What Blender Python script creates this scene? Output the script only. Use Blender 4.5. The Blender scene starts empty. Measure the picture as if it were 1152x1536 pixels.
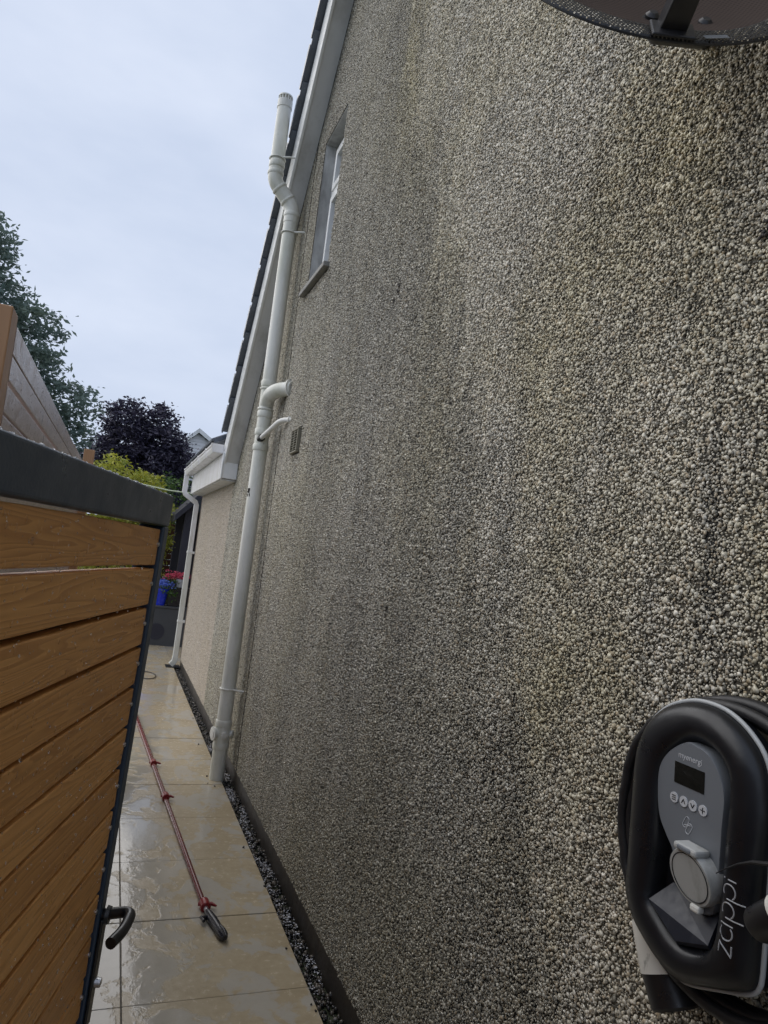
import bpy, bmesh, math, random
import numpy as np
from mathutils import Vector, Matrix
R_ = random.Random(7)
rng = np.random.default_rng(11)
sc = bpy.context.scene
COL = sc.collection
rad = math.radians

# ------------------------------------------------------------------ camera
cam_d = bpy.data.cameras.new('camera'); cam = bpy.data.objects.new('camera', cam_d); COL.objects.link(cam)
yaw, pit, roll = 0.361349, 0.0746746, 0.1187266
cyw, syw, cpt, spt, crl, srl = math.cos(yaw), math.sin(yaw), math.cos(pit), math.sin(pit), math.cos(roll), math.sin(roll)
fw = Vector((syw*cpt, cyw*cpt, spt)); r0 = Vector((cyw, -syw, 0)); u0 = r0.cross(fw)
rt = crl*r0 + srl*u0; up = -srl*r0 + crl*u0
m4 = Matrix((rt, up, -fw)).transposed().to_4x4(); m4.translation = (0, 0, 1.725)
cam.matrix_world = m4
cam_d.sensor_fit = 'VERTICAL'; cam_d.sensor_height = 24; cam_d.lens = 24*1040.4/1536
cam_d.clip_start = .02; cam_d.clip_end = 600
sc.camera = cam

# ------------------------------------------------------------------ world, sun, exposure
SUN_EL, SUN_AZ = rad(38), rad(-45)          # azimuth from +Y towards +X: light over the left fence
w = bpy.data.worlds.new('World'); sc.world = w; w.use_nodes = True
nt = w.node_tree; nt.nodes.clear()
wo = nt.nodes.new('ShaderNodeOutputWorld'); bg = nt.nodes.new('ShaderNodeBackground'); bg.inputs[1].default_value = .1
sky = nt.nodes.new('ShaderNodeTexSky'); sky.sky_type = 'NISHITA'; sky.sun_disc = False
sky.sun_elevation = SUN_EL; sky.sun_rotation = SUN_AZ; sky.dust_density = 3
tc = nt.nodes.new('ShaderNodeTexCoord'); mp = nt.nodes.new('ShaderNodeMapping'); mp.inputs['Scale'].default_value = (1, 1, 2.4)
nz = nt.nodes.new('ShaderNodeTexNoise'); nz.inputs['Scale'].default_value = 2.2; nz.inputs['Detail'].default_value = 5; nz.inputs['Roughness'].default_value = .55
rp = nt.nodes.new('ShaderNodeValToRGB')
rp.color_ramp.elements[0].position = .33; rp.color_ramp.elements[0].color = (3.6, 4.2, 5.4, 1)
rp.color_ramp.elements[1].position = .68; rp.color_ramp.elements[1].color = (4.75, 5.25, 6.3, 1)
mx = nt.nodes.new('ShaderNodeMix'); mx.data_type = 'RGBA'; mx.inputs[0].default_value = .96
nt.links.new(tc.outputs['Generated'], mp.inputs[0]); nt.links.new(mp.outputs[0], nz.inputs[0]); nt.links.new(nz.outputs[0], rp.inputs[0])
nt.links.new(sky.outputs[0], mx.inputs[6]); nt.links.new(rp.outputs[0], mx.inputs[7])
nt.links.new(mx.outputs[2], bg.inputs[0]); nt.links.new(bg.outputs[0], wo.inputs[0])
sl = bpy.data.lights.new('sun', 'SUN'); sl.energy = 1.5; sl.angle = rad(90); sl.color = (1, .93, .83)
so = bpy.data.objects.new('sun', sl); COL.objects.link(so)
sd = Vector((math.sin(SUN_AZ)*math.cos(SUN_EL), math.cos(SUN_AZ)*math.cos(SUN_EL), math.sin(SUN_EL)))
so.rotation_euler = sd.to_track_quat('Z', 'Y').to_euler()
sc.view_settings.view_transform = 'Standard'; sc.view_settings.look = 'None'
sc.view_settings.exposure = .6; sc.view_settings.gamma = 1; sc.view_settings.use_curve_mapping = False
sc.render.engine = 'CYCLES'
sc.cycles.use_denoising = True; sc.cycles.denoising_prefilter = 'ACCURATE'
sc.cycles.max_bounces = 8; sc.cycles.transparent_max_bounces = 12

# ------------------------------------------------------------------ material helpers
class NB:
    def __init__(s, name):
        s.m = bpy.data.materials.new(name); s.m.use_nodes = True
        s.t = s.m.node_tree; s.n = s.t.nodes
        s.b = s.n['Principled BSDF']; s.out = s.n['Material Output']
    def node(s, ty, **kw):
        n = s.n.new(ty)
        for k, v in kw.items(): setattr(n, k, v)
        return n
    def link(s, a, b): s.t.links.new(a, b)
    def setin(s, n, k, v):
        if hasattr(v, 'is_output'): s.link(v, n.inputs[k])
        else: n.inputs[k].default_value = v
    def coord(s, kind='Object', scale=(1, 1, 1), loc=None, rot=None):
        if kind == 'World': o = s.node('ShaderNodeNewGeometry').outputs['Position']
        else: o = s.node('ShaderNodeTexCoord').outputs[kind]
        m = s.node('ShaderNodeMapping'); s.link(o, m.inputs[0]); m.inputs['Scale'].default_value = scale
        if rot: m.inputs['Rotation'].default_value = rot
        if loc is not None: s.setin(m, 'Location', loc)
        return m.outputs[0]
    def noise(s, vec, scale, detail=4, rough=.55, dist=0):
        n = s.node('ShaderNodeTexNoise'); s.link(vec, n.inputs['Vector'])
        n.inputs['Scale'].default_value = scale; n.inputs['Detail'].default_value = detail
        n.inputs['Roughness'].default_value = rough; n.inputs['Distortion'].default_value = dist
        return n.outputs[0]
    def ramp(s, fac, stops, interp='LINEAR'):
        n = s.node('ShaderNodeValToRGB'); s.link(fac, n.inputs[0]); cr = n.color_ramp; cr.interpolation = interp
        while len(cr.elements) < len(stops): cr.elements.new(.5)
        for e, (p, c) in zip(cr.elements, stops):
            e.position = p
            e.color = (c, c, c, 1) if not isinstance(c, (tuple, list)) else (*c, 1)
        return n.outputs[0]
    def mix(s, fac, a, b, mode='MIX'):
        n = s.node('ShaderNodeMix', data_type='RGBA', blend_type=mode)
        s.setin(n, 0, fac)
        for k, v in ((6, a), (7, b)):
            if isinstance(v, (tuple, list)) and len(v) == 3: v = (*v, 1)
            s.setin(n, k, v)
        return n.outputs[2]
    def math(s, op, a, b=0., c=0.):
        n = s.node('ShaderNodeMath', operation=op)
        s.setin(n, 0, a); s.setin(n, 1, b); s.setin(n, 2, c)
        return n.outputs[0]
    def bump(s, h, strength, dist=.01):
        n = s.node('ShaderNodeBump'); n.inputs['Strength'].default_value = strength; n.inputs['Distance'].default_value = dist
        s.link(h, n.inputs['Height']); return n.outputs[0]
    def done(s, col=None, rough=None, normal=None, metal=None, spec=None, coat=None):
        for k, v in (('Base Color', col), ('Roughness', rough), ('Normal', normal), ('Metallic', metal), ('Specular IOR Level', spec), ('Coat Weight', coat)):
            if v is None: continue
            if isinstance(v, (tuple, list)) and len(v) == 3: v = (*v, 1)
            s.setin(s.b, k, v)
        return s.m

def simple(name, col, rough=.5, var=.12, scale=14, metal=0., bump=0., bscale=120, dirt=None, dscale=5, dthr=(.5, .75)):
    b = NB(name); v = b.coord('World')
    n = b.noise(v, scale, 5)
    c = b.mix(n, tuple(x*(1-var) for x in col), tuple(min(1, x*(1+var)) for x in col))
    if dirt:
        d = b.ramp(b.noise(b.coord('World', (1, 1, .35)), dscale, 6, .65), [(dthr[0], 0.), (dthr[1], 1.)])
        c = b.mix(d, c, dirt)
    r = b.ramp(b.noise(v, scale*2.3, 4), [(.3, max(0, rough-.08)), (.7, min(1, rough+.1))])
    nrm = b.bump(b.noise(v, bscale, 3), bump, .002) if bump else None
    return b.done(c, r, nrm, metal)

# ------------------------------------------------------------------ mesh helpers
class MB:
    def __init__(s): s.v = []; s.f = []
    def add(s, v, f):
        o = len(s.v); s.v += [tuple(x) for x in v]; s.f += [tuple(i+o for i in q) for q in f]; return s
    def box(s, x0, x1, y0, y1, z0, z1):
        return s.add([(x0,y0,z0),(x1,y0,z0),(x1,y1,z0),(x0,y1,z0),(x0,y0,z1),(x1,y0,z1),(x1,y1,z1),(x0,y1,z1)],
                     [(0,3,2,1),(4,5,6,7),(0,1,5,4),(1,2,6,5),(2,3,7,6),(3,0,4,7)])
    def prism(s, pts, d):                       # planar polygon (3-D points, in order) extruded by vector d
        n = len(pts); d = Vector(d); p = [Vector(q) for q in pts]
        f = [tuple(range(n-1, -1, -1)), tuple(range(n, 2*n))] + [(i, (i+1) % n, n+(i+1) % n, n+i) for i in range(n)]
        return s.add(p+[q+d for q in p], f)
    def tube(s, path, r, n=16, caps=True, close=False):
        P = [Vector(p) for p in path]; rs = r if isinstance(r, (list, tuple)) else [r]*len(P)
        base = len(s.v); prev = None; m = len(P)
        for i, p in enumerate(P):
            if close: t = (P[(i+1) % m]-P[i-1])
            else: t = (P[min(i+1, m-1)]-P[max(i-1, 0)])
            t.normalize()
            if prev is None:
                a = Vector((0, 0, 1)) if abs(t.z) < .9 else Vector((1, 0, 0))
                u = a.cross(t).normalized()
            else: u = (prev-t*prev.dot(t)).normalized()
            prev = u; q = t.cross(u)
            for k in range(n):
                an = 2*math.pi*k/n; s.v.append(tuple(p+(u*math.cos(an)+q*math.sin(an))*rs[i]))
        for i in range(m if close else m-1):
            a = base+i*n; c = base+((i+1) % m)*n
            for k in range(n): s.f.append((a+k, a+(k+1) % n, c+(k+1) % n, c+k))
        if caps and not close:
            s.f.append(tuple(base+k for k in range(n-1, -1, -1))); s.f.append(tuple(base+(m-1)*n+k for k in range(n)))
        return s
    def loft(s, rings, cap0=True, cap1=True):
        base = len(s.v); n = len(rings[0])
        for r in rings: s.v += [tuple(p) for p in r]
        for i in range(len(rings)-1):
            a = base+i*n
            for k in range(n): s.f.append((a+k, a+(k+1) % n, a+n+(k+1) % n, a+n+k))
        if cap0: s.f.append(tuple(base+k for k in range(n-1, -1, -1)))
        if cap1: s.f.append(tuple(base+(len(rings)-1)*n+k for k in range(n)))
        return s
    def build(s, name, mat, parent=None, smooth=False, bevel=0, seg=2, recalc=True):
        me = bpy.data.meshes.new(name); me.from_pydata(s.v, [], s.f); me.materials.append(mat)
        if recalc or bevel:
            bm = bmesh.new(); bm.from_mesh(me); bmesh.ops.recalc_face_normals(bm, faces=bm.faces)
            if bevel:
                es = [e for e in bm.edges if len(e.link_faces) == 2 and e.calc_face_angle(0) > .5]
                bmesh.ops.bevel(bm, geom=es, offset=bevel, segments=seg, affect='EDGES', profile=.5)
            bm.to_mesh(me); bm.free()
        if smooth:
            for p in me.polygons: p.use_smooth = True
            try: me.set_sharp_from_angle(angle=rad(38))
            except Exception: pass
        o = bpy.data.objects.new(name, me); COL.objects.link(o)
        if parent: o.parent = parent
        return o
def npmesh(name, V, F, mat, parent=None, smooth=True):
    me = bpy.data.meshes.new(name); V = np.asarray(V, np.float32); F = np.asarray(F, np.int32); k = F.shape[1]
    me.vertices.add(len(V)); me.vertices.foreach_set('co', V.ravel())
    me.loops.add(F.size); me.loops.foreach_set('vertex_index', F.ravel())
    me.polygons.add(len(F)); me.polygons.foreach_set('loop_start', np.arange(0, F.size, k, dtype=np.int32))
    me.update(calc_edges=True); me.materials.append(mat)
    me.polygons.foreach_set('use_smooth', np.full(len(F), smooth, bool))
    o = bpy.data.objects.new(name, me); COL.objects.link(o)
    if parent: o.parent = parent
    return o
def tag(o, label=None, cat=None, group=None, kind=None):
    for k, v in (('label', label), ('category', cat), ('group', group), ('kind', kind)):
        if v: o[k] = v
    return o
def thing(name, label, cat, loc=(0, 0, 0), group=None):
    o = bpy.data.objects.new(name, None); COL.objects.link(o); o.location = loc; o.empty_display_size = .1
    return tag(o, label, cat, group)
def clone(o, name=None, parent=None):
    c = o.copy(); COL.objects.link(c); c.parent = parent
    return c
def ico(sub):
    bm = bmesh.new(); bmesh.ops.create_icosphere(bm, subdivisions=sub, radius=1)
    V = np.array([v.co[:] for v in bm.verts]); F = np.array([[v.index for v in f.verts] for f in bm.faces]); bm.free()
    return V, F
ICO1, ICO2 = ico(1), ico(2)
def rocks(centres, sizes, base, jit=.16, flat=None):
    """many jittered ellipsoid stones -> V, F, stone index per vertex"""
    BV, BF = base; n = len(centres); k = len(BV)
    ax = sizes[:, None]*rng.uniform(.62, 1.12, (n, 3))
    q = rng.normal(size=(n, 4)); q /= np.linalg.norm(q, axis=1)[:, None]
    a, b, c, d = q.T
    Rm = np.stack([1-2*(c*c+d*d), 2*(b*c-a*d), 2*(b*d+a*c), 2*(b*c+a*d), 1-2*(b*b+d*d), 2*(c*d-a*b), 2*(b*d-a*c), 2*(c*d+a*b), 1-2*(b*b+c*c)], 1).reshape(n, 3, 3)
    L = BV[None]*(1+rng.normal(0, jit, (n, k, 1)))*ax[:, None, :]
    P = np.einsum('nij,nkj->nki', Rm, L)
    if flat is not None: P = P*np.array(flat)[None, None]
    V = (P+centres[:, None, :]).reshape(-1, 3)
    F = (BF[None]+(np.arange(n)*k)[:, None, None]).reshape(-1, BF.shape[1])
    return V, F, np.repeat(np.arange(n), k)
def pattr(o, name, arr):
    a = o.data.attributes.new(name, 'FLOAT', 'POINT'); a.data.foreach_set('value', np.asarray(arr, np.float32))

# ------------------------------------------------------------------ materials
def stain_shade(b):
    """world-space grime on the render, shade painted in at the foot: returns (darkness 0..1, brown 0..1, pink extension 0/1)"""
    pos = b.node('ShaderNodeNewGeometry').outputs['Position']
    sp = b.node('ShaderNodeSeparateXYZ'); b.link(pos, sp.inputs[0]); Y, Z = sp.outputs[1], sp.outputs[2]
    big = b.noise(b.coord('World', (1, 1.5, .42)), .9, 5, .6, .4)
    mid = b.noise(b.coord('World', (1, 3.2, .8)), 1.6, 6, .62, .6)
    patch = b.noise(b.coord('World', (1, 1, 1)), 5., 5, .65)
    # slanting grimy band: its near edge runs from Y 1.5 (z 1.5) to Y 2.3 (z 3.0)
    edge = b.math('SUBTRACT', Y, b.math('MULTIPLY_ADD', Z, .5, .82))
    edge = b.math('ADD', edge, b.math('MULTIPLY_ADD', mid, .9, -.45))
    near = b.ramp(edge, [(.0, 0.), (.25, 1.)])
    far = b.ramp(b.math('MULTIPLY', edge, .25), [(.3, 1.), (.75, .25)])
    band = b.math('MULTIPLY', near, far)
    dk = b.math('MULTIPLY', band, .62)
    dk = b.math('ADD', dk, b.ramp(b.math('ADD', b.math('MULTIPLY', big, .55), b.math('MULTIPLY', mid, .45)), [(.44, 0.), (.62, .5)]))
    dk = b.math('ADD', dk, b.ramp(patch, [(.54, 0.), (.8, .3)]))
    streak = b.noise(b.coord('World', (1, 9., .55)), 1.7, 6, .68, .5)
    dk = b.math('ADD', dk, b.math('MULTIPLY', b.ramp(streak, [(.52, 0.), (.68, .5)]), b.ramp(mid, [(.38, .25), (.6, 1.)])))
    # damp, algae-dark foot of the wall, with alley shade painted in downwards
    foot = b.ramp(b.math('ADD', Z, b.math('MULTIPLY_ADD', mid, 1.2, -.6)), [(.0, .55), (1.2, .0)])
    dk = b.math('ADD', dk, foot)
    ext = b.math('GREATER_THAN', Y, 7.15)
    dk = b.math('MULTIPLY', dk, b.math('MULTIPLY_ADD', ext, -.75, 1.))
    dk = b.math('MINIMUM', dk, 1.)
    br = b.ramp(b.noise(b.coord('World', (1, 1.3, .8), loc=(3, 1, 7)), 1.3, 5, .62), [(.42, 0.), (.68, 1.)])
    br = b.math('MINIMUM', b.math('ADD', br, b.math('MULTIPLY', foot, .8)), 1.)
    br = b.math('MULTIPLY', br, b.ramp(b.math('MULTIPLY', edge, .5), [(.0, 1.), (.28, .5)]))
    return dk, br, ext

def make_pebble():
    b = NB('pebble_dash')
    at = b.node('ShaderNodeAttribute', attribute_name='tint').outputs['Fac']
    wn = b.noise(b.coord('World'), 26., 2)
    t = b.math('FRACT', b.math('ADD', at, b.math('MULTIPLY', wn, 2.3)))
    c = b.ramp(t, [(0., (.07, .066, .056)), (.13, (.16, .152, .13)), (.24, (.46, .44, .39)), (.42, (.80, .78, .72)), (.56, (.44, .41, .33)), (.70, (.92, .90, .85)), (.84, (.36, .29, .20)), (.93, (.70, .65, .55)), (1., (.58, .56, .50))])
    dk, br, ext = stain_shade(b)
    c = b.mix(1., c, (1., .978, .92), 'MULTIPLY')
    c = b.mix(b.math('MULTIPLY', br, .7), c, b.mix(1., c, (.86, .81, .56), 'MULTIPLY'))
    pick = b.ramp(b.math('FRACT', b.math('MULTIPLY', t, 7.31)), [(.3, .18), (.6, 1.)])
    c = b.mix(b.math('MULTIPLY', b.math('MULTIPLY', dk, .95), pick), c, b.mix(1., c, (.27, .275, .275), 'MULTIPLY'))
    c = b.mix(ext, c, b.mix(.5, c, (.62, .515, .42)))
    r = b.ramp(t, [(0., .35), (1., .6)])
    return b.done(c, r)
M_peb = make_pebble()
def make_mortar():
    b = NB('dash_mortar')
    dk, br, ext = stain_shade(b)
    n = b.noise(b.coord('World'), 160, 4)
    c = b.mix(n, (.085, .076, .055), (.19, .168, .125))
    c = b.mix(b.math('MULTIPLY', br, .5), c, (.075, .066, .035))
    c = b.mix(b.math('MINIMUM', b.math('MULTIPLY', dk, 1.3), .95), c, (.012, .012, .012))
    c = b.mix(ext, c, (.33, .265, .205))
    return b.done(c, .8, b.bump(n, .6, .004))
M_mort = make_mortar()
M_upvc = simple('white_upvc', (.84, .85, .85), .32, .05, 6, dirt=(.50, .50, .46), dscale=4, dthr=(.52, .85))
M_soffit = simple('soffit_board', (.68, .69, .70), .45, .05, 5, dirt=(.42, .42, .41), dscale=3)
M_fascia = simple('fascia_board', (.86, .85, .86), .35, .05, 6, dirt=(.55, .53, .42), dscale=9, dthr=(.5, .85))
M_pipe = simple('grey_white_pipe', (.74, .74, .69), .33, .06, 5, dirt=(.44, .45, .34), dscale=4, dthr=(.42, .8))
M_pipew = simple('whiter_plastic', (.76, .76, .72), .35, .05, 8, dirt=(.5, .5, .45))
M_slate = simple('roof_tile', (.10, .115, .14), .3, .25, 9, bump=.25)
M_plinth = simple('bitumen_plinth', (.030, .025, .021), .42, .4, 6, bump=.5, bscale=60, dirt=(.055, .045, .033), dscale=7)
M_stone = simple('sill_stone', (.27, .265, .25), .7, .2, 14, bump=.5, bscale=90, dirt=(.12, .12, .11), dscale=7)
M_reveal = simple('reveal_render', (.48, .485, .48), .75, .15, 8, bump=.4, bscale=70, dirt=(.14, .14, .135), dscale=4, dthr=(.42, .7))
M_steel = simple('anthracite_paint', (.030, .050, .082), .34, .12, 10, bump=.15, bscale=200)
M_black = simple('black_plastic', (.012, .012, .014), .33, .2, 20)
M_gloss = simple('charger_shell', (.008, .009, .012), .33, .1, 10, dirt=(.017, .017, .017), dscale=30, dthr=(.60, .8))
M_char = simple('charger_recess', (.005, .006, .009), .42, .2, 20)
M_shelf = simple('charger_ledge', (.022, .026, .038), .4, .1, 30, dirt=(.05, .055, .065), dscale=40)
M_panel = simple('grey_panel', (.17, .185, .205), .42, .04, 8)
M_lid = simple('grey_lid', (.44, .45, .44), .4, .05, 20, dirt=(.24, .24, .22), dscale=25)
M_trim = simple('silver_trim', (.42, .44, .45), .35, .06, 20)
M_print = simple('grey_print', (.55, .57, .60), .5, .03, 20)
M_word = simple('grey_lettering', (.34, .35, .37), .5, .05, 20)
M_screen = simple('screen_glass', (.008, .009, .008), .12, .1, 20)
M_cable = simple('black_cable', (.014, .014, .016), .45, .2, 20)
M_conn = simple('white_connector', (.66, .65, .60), .45, .06, 20, dirt=(.25, .25, .22), dscale=55, dthr=(.58, .72))
M_zinc = simple('zinc_screw', (.55, .56, .58), .3, .1, 40, metal=.9)
M_red = simple('red_pole', (.12, .010, .011), .26, .15, 12, dirt=(.10, .012, .012), dscale=8)
M_redc = simple('red_clamp', (.22, .014, .017), .35, .15, 20)
M_navy = simple('dark_brush', (.012, .013, .020), .3, .3, 40)
M_grey = simple('dark_grey_render', (.06, .062, .066), .6, .12, 5, bump=.3)
M_shed = simple('shed_paint', (.024, .024, .036), .55, .2, 8)
M_blue = simple('blue_glaze', (.015, .035, .50), .25, .2, 12)
M_pinkf = simple('pink_petals', (.60, .075, .13), .6, .3, 60)
M_bluef = simple('blue_petals', (.16, .25, .82), .6, .4, 60)
M_tub = simple('pale_tub', (.34, .35, .37), .5, .1, 12)
M_hose = simple('hose_rubber', (.05, .042, .03), .5, .2, 20)
M_line = simple('line_pole', (.30, .36, .24), .5, .1, 20)
M_glass = simple('window_glass', (.03, .035, .04), .04, .1, 2)
M_trunk = simple('bark', (.075, .06, .045), .9, .3, 12, bump=.8, bscale=40)
M_house = simple('white_boarding', (.80, .80, .82), .6, .04, 3)
M_foam = simple('washing_foam', (.58, .58, .61), .45, .08, 40)
M_mud = simple('scuff_mark', (.035, .03, .025), .7, .3, 60)
M_galv = simple('dish_arm_paint', (.018, .018, .021), .4, .2, 20)

def make_drop():
    b = NB('water_drop'); b.setin(b.b, 'Transmission Weight', 1.); b.setin(b.b, 'IOR', 1.33); return b.done((.95, .97, 1.), .02)
M_drop = make_drop()
def make_gravel():
    b = NB('wet_gravel')
    t = b.node('ShaderNodeAttribute', attribute_name='tint').outputs['Fac']
    c = b.ramp(t, [(0., (.012, .012, .013)), (.5, (.034, .030, .027)), (.75, (.075, .06, .045)), (.92, (.13, .11, .085)), (1., (.17, .16, .15))])
    return b.done(c, .22, spec=.5)
M_grav = make_gravel()

def make_slab():
    b = NB('wet_sandstone')
    rnd = b.node('ShaderNodeObjectInfo').outputs['Random']
    v = b.coord('World', (1, 1, 1)); vs = b.coord('World', (1.0, 2.2, 1), rot=(0, 0, .35))
    n1 = b.noise(vs, 2.4, 6, .6, .6); n2 = b.noise(v, 30, 4, .6)
    c = b.ramp(n1, [(.25, (.35, .28, .175)), (.5, (.45, .375, .255)), (.72, (.54, .465, .335))])
    c = b.mix(.35, c, b.ramp(n2, [(.3, (.25, .19, .105)), (.7, (.47, .39, .26))]))
    c = b.mix(b.math('MULTIPLY', rnd, .35), c, (.35, .285, .19))
    # standing water: flat mirror-smooth film with a sharp shoreline
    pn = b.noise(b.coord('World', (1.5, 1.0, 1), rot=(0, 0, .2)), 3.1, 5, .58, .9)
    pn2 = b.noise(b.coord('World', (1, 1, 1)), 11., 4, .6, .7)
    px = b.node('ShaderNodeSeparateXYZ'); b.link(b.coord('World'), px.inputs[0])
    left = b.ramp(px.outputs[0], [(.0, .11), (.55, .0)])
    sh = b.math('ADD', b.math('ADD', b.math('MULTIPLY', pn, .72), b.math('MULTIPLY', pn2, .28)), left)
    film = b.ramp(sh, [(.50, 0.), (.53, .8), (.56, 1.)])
    rip = b.noise(b.coord('World', (1, 1, 1)), 46, 2, .5, 1.6)
    r = b.mix(film, b.ramp(n2, [(.3, .16), (.7, .30)]), (.05, .05, .05))
    hb = b.math('ADD', b.math('MULTIPLY', n2, b.math('SUBTRACT', 1., film)), b.math('ADD', b.math('MULTIPLY', film, 1.1), b.math('MULTIPLY', rip, .22)))
    c = b.mix(b.math('MULTIPLY', film, .62), c, (.43, .42, .39))       # grey sky sheen of the water film, painted into the colour
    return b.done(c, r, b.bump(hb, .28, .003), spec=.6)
M_slab = make_slab()
M_grout = simple('path_grout', (.085, .072, .052), .6, .2, 30)
M_soil = simple('garden_ground', (.045, .055, .028), .9, .4, 1.5, bump=.8, bscale=20)

def make_wood(name, ca, cb, cc, wet=.35, drops=True, axis=0):
    b = NB(name)
    rnd = b.node('ShaderNodeObjectInfo').outputs['Random']
    cmb = b.node('ShaderNodeCombineXYZ'); b.link(b.math('MULTIPLY', rnd, 37.), cmb.inputs[0]); b.link(b.math('MULTIPLY', rnd, 11.), cmb.inputs[2])
    s = [9., 9., 9.]; s[axis] = .55
    vec = b.coord('Object', tuple(s), loc=cmb.outputs[0])
    big = b.noise(vec, 1.3, 3, .5, .5)
    wv = b.math('FRACT', b.math('MULTIPLY', big, 24.))
    ring = b.ramp(wv, [(0., .0), (.5, .45), (.82, 1.), (.93, .9), (1., .0)])
    s2 = [160., 160., 160.]; s2[axis] = 4.
    fib = b.noise(b.coord('Object', tuple(s2), loc=cmb.outputs[0]), 1., 4)
    c = b.mix(b.math('MULTIPLY', ring, .7), ca, cb)
    c = b.mix(b.math('MULTIPLY', fib, .45), c, cc)
    c = b.mix(b.math('MULTIPLY', rnd, .55), c, b.mix(1., c, (.62, .55, .50), 'MULTIPLY'))
    s3 = [7., 7., 7.]; s3[axis] = 1.6
    kn = b.ramp(b.noise(b.coord('Object', tuple(s3), loc=cmb.outputs[0]), 1.5, 3, .5), [(.66, 0.), (.72, 1.)])
    c = b.mix(b.math('MULTIPLY', kn, .65), c, tuple(x*.35 for x in ca))
    h = b.math('ADD', b.math('MULTIPLY', ring, .35), b.math('MULTIPLY', fib, .6))
    r = wet
    if drops:
        vo = b.node('ShaderNodeTexVoronoi'); b.link(b.coord('Object', (1, 1, .8)), vo.inputs['Vector']); vo.inputs['Scale'].default_value = 95
        dm = b.ramp(b.noise(b.coord('Object'), 9, 3), [(.42, 0.), (.6, 1.)])
        vp = b.node('ShaderNodeSeparateColor'); b.link(vo.outputs['Color'], vp.inputs[0])
        sel = b.math('MULTIPLY', b.math('GREATER_THAN', vp.outputs[0], .72), dm)
        dr = b.math('MULTIPLY', b.ramp(vo.outputs['Distance'], [(0., 1.), (.28, .75), (.36, 0.)]), sel)
        h = b.math('ADD', h, b.math('MULTIPLY', dr, 2.2))
        r = b.mix(dr, (wet, wet, wet), (.04, .04, .04))
    return b.done(c, r, b.bump(h, .55, .0016), spec=.35)
M_board = make_wood('oiled_larch', (.86, .46, .16), (.50, .225, .066), (.68, .34, .112), .42)
M_fence = make_wood('wet_grey_wood', (.60, .48, .45), (.45, .35, .325), (.38, .30, .28), .25)
M_post = make_wood('fence_post_wood', (.56, .33, .175), (.38, .20, .10), (.42, .235, .12), .45, False, 2)
M_brown = make_wood('brown_fence_wood', (.12, .05, .028), (.075, .03, .018), (.09, .04, .02), .5, False)

def make_leaf(name, ca, cb, cc, rough=.6, trans=.4, scale=1.2):
    b = NB(name)
    t = b.node('ShaderNodeAttribute', attribute_name='tint').outputs['Fac']
    n = b.noise(b.coord('World'), scale, 4)
    c = b.mix(t, ca, cb); c = b.mix(b.ramp(n, [(.45, 0.), (.7, .8)]), c, cc)
    tr = b.node('ShaderNodeBsdfTranslucent'); b.link(c, tr.inputs[0])
    ms = b.node('ShaderNodeMixShader'); ms.inputs[0].default_value = trans
    b.done(c, rough); b.link(b.b.outputs[0], ms.inputs[1]); b.link(tr.outputs[0], ms.inputs[2]); b.link(ms.outputs[0], b.out.inputs[0])
    return b.m
M_green = make_leaf('hazy_green_leaves', (.11, .16, .145), (.16, .215, .185), (.18, .225, .16))  # air haze is put into the leaf colour: paler and bluer
M_purple = make_leaf('purple_leaves', (.028, .026, .050), (.050, .042, .078), (.075, .062, .098), .5, .15, 2.)
M_gold = make_leaf('golden_leaves', (.30, .32, .035), (.58, .55, .09), (.17, .25, .035), .5, .3, 7.)
M_lime = make_leaf('mid_green_leaves', (.05, .12, .015), (.10, .17, .025), (.03, .07, .015), .5, .3, 5.)

def make_mesh_mat(name, col, dens, hole=True):
    """perforated sheet: staggered round holes in object space (x, y of the dish)"""
    b = NB(name)
    sp = b.node('ShaderNodeSeparateXYZ'); b.link(b.coord('Object', (dens, dens, dens)), sp.inputs[0])
    x = sp.outputs[0]; y = b.math('MULTIPLY', sp.outputs[1], 1.1547)
    row = b.math('FLOOR', y)
    xo = b.math('ADD', x, b.math('MULTIPLY', b.math('MODULO', b.math('ABSOLUTE', row), 2.), .5))
    fx = b.math('SUBTRACT', b.math('FRACT', xo), .5); fy = b.math('MULTIPLY', b.math('SUBTRACT', b.math('FRACT', y), .5), .866)
    d = b.math('SQRT', b.math('ADD', b.math('MULTIPLY', fx, fx), b.math('MULTIPLY', fy, fy)))
    c = b.mix(b.noise(b.coord('Object'), 6, 4), tuple(q*.75 for q in col), tuple(q*1.25 for q in col))
    if hole:
        al = b.math('GREATER_THAN', d, .235)
        b.done(c, .4); b.setin(b.b, 'Alpha', al)
    else:
        dm = b.math('LESS_THAN', d, .25)
        c = b.mix(b.math('MULTIPLY', dm, .85), c, tuple(q*.35 for q in col))
        b.done(c, .6, spec=.12)
    return b.m
M_rim = make_mesh_mat('perforated_rim', (.016, .017, .021), 150)
M_bowl = make_mesh_mat('dusty_perforated_sheet', (.070, .050, .042), 125, False)

# ================================================================== SETTING
g = MB(); g.box(-60, 120, -40, 160, -.4, -.07); tag(g.build('ground', M_soil), kind='structure')
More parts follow.
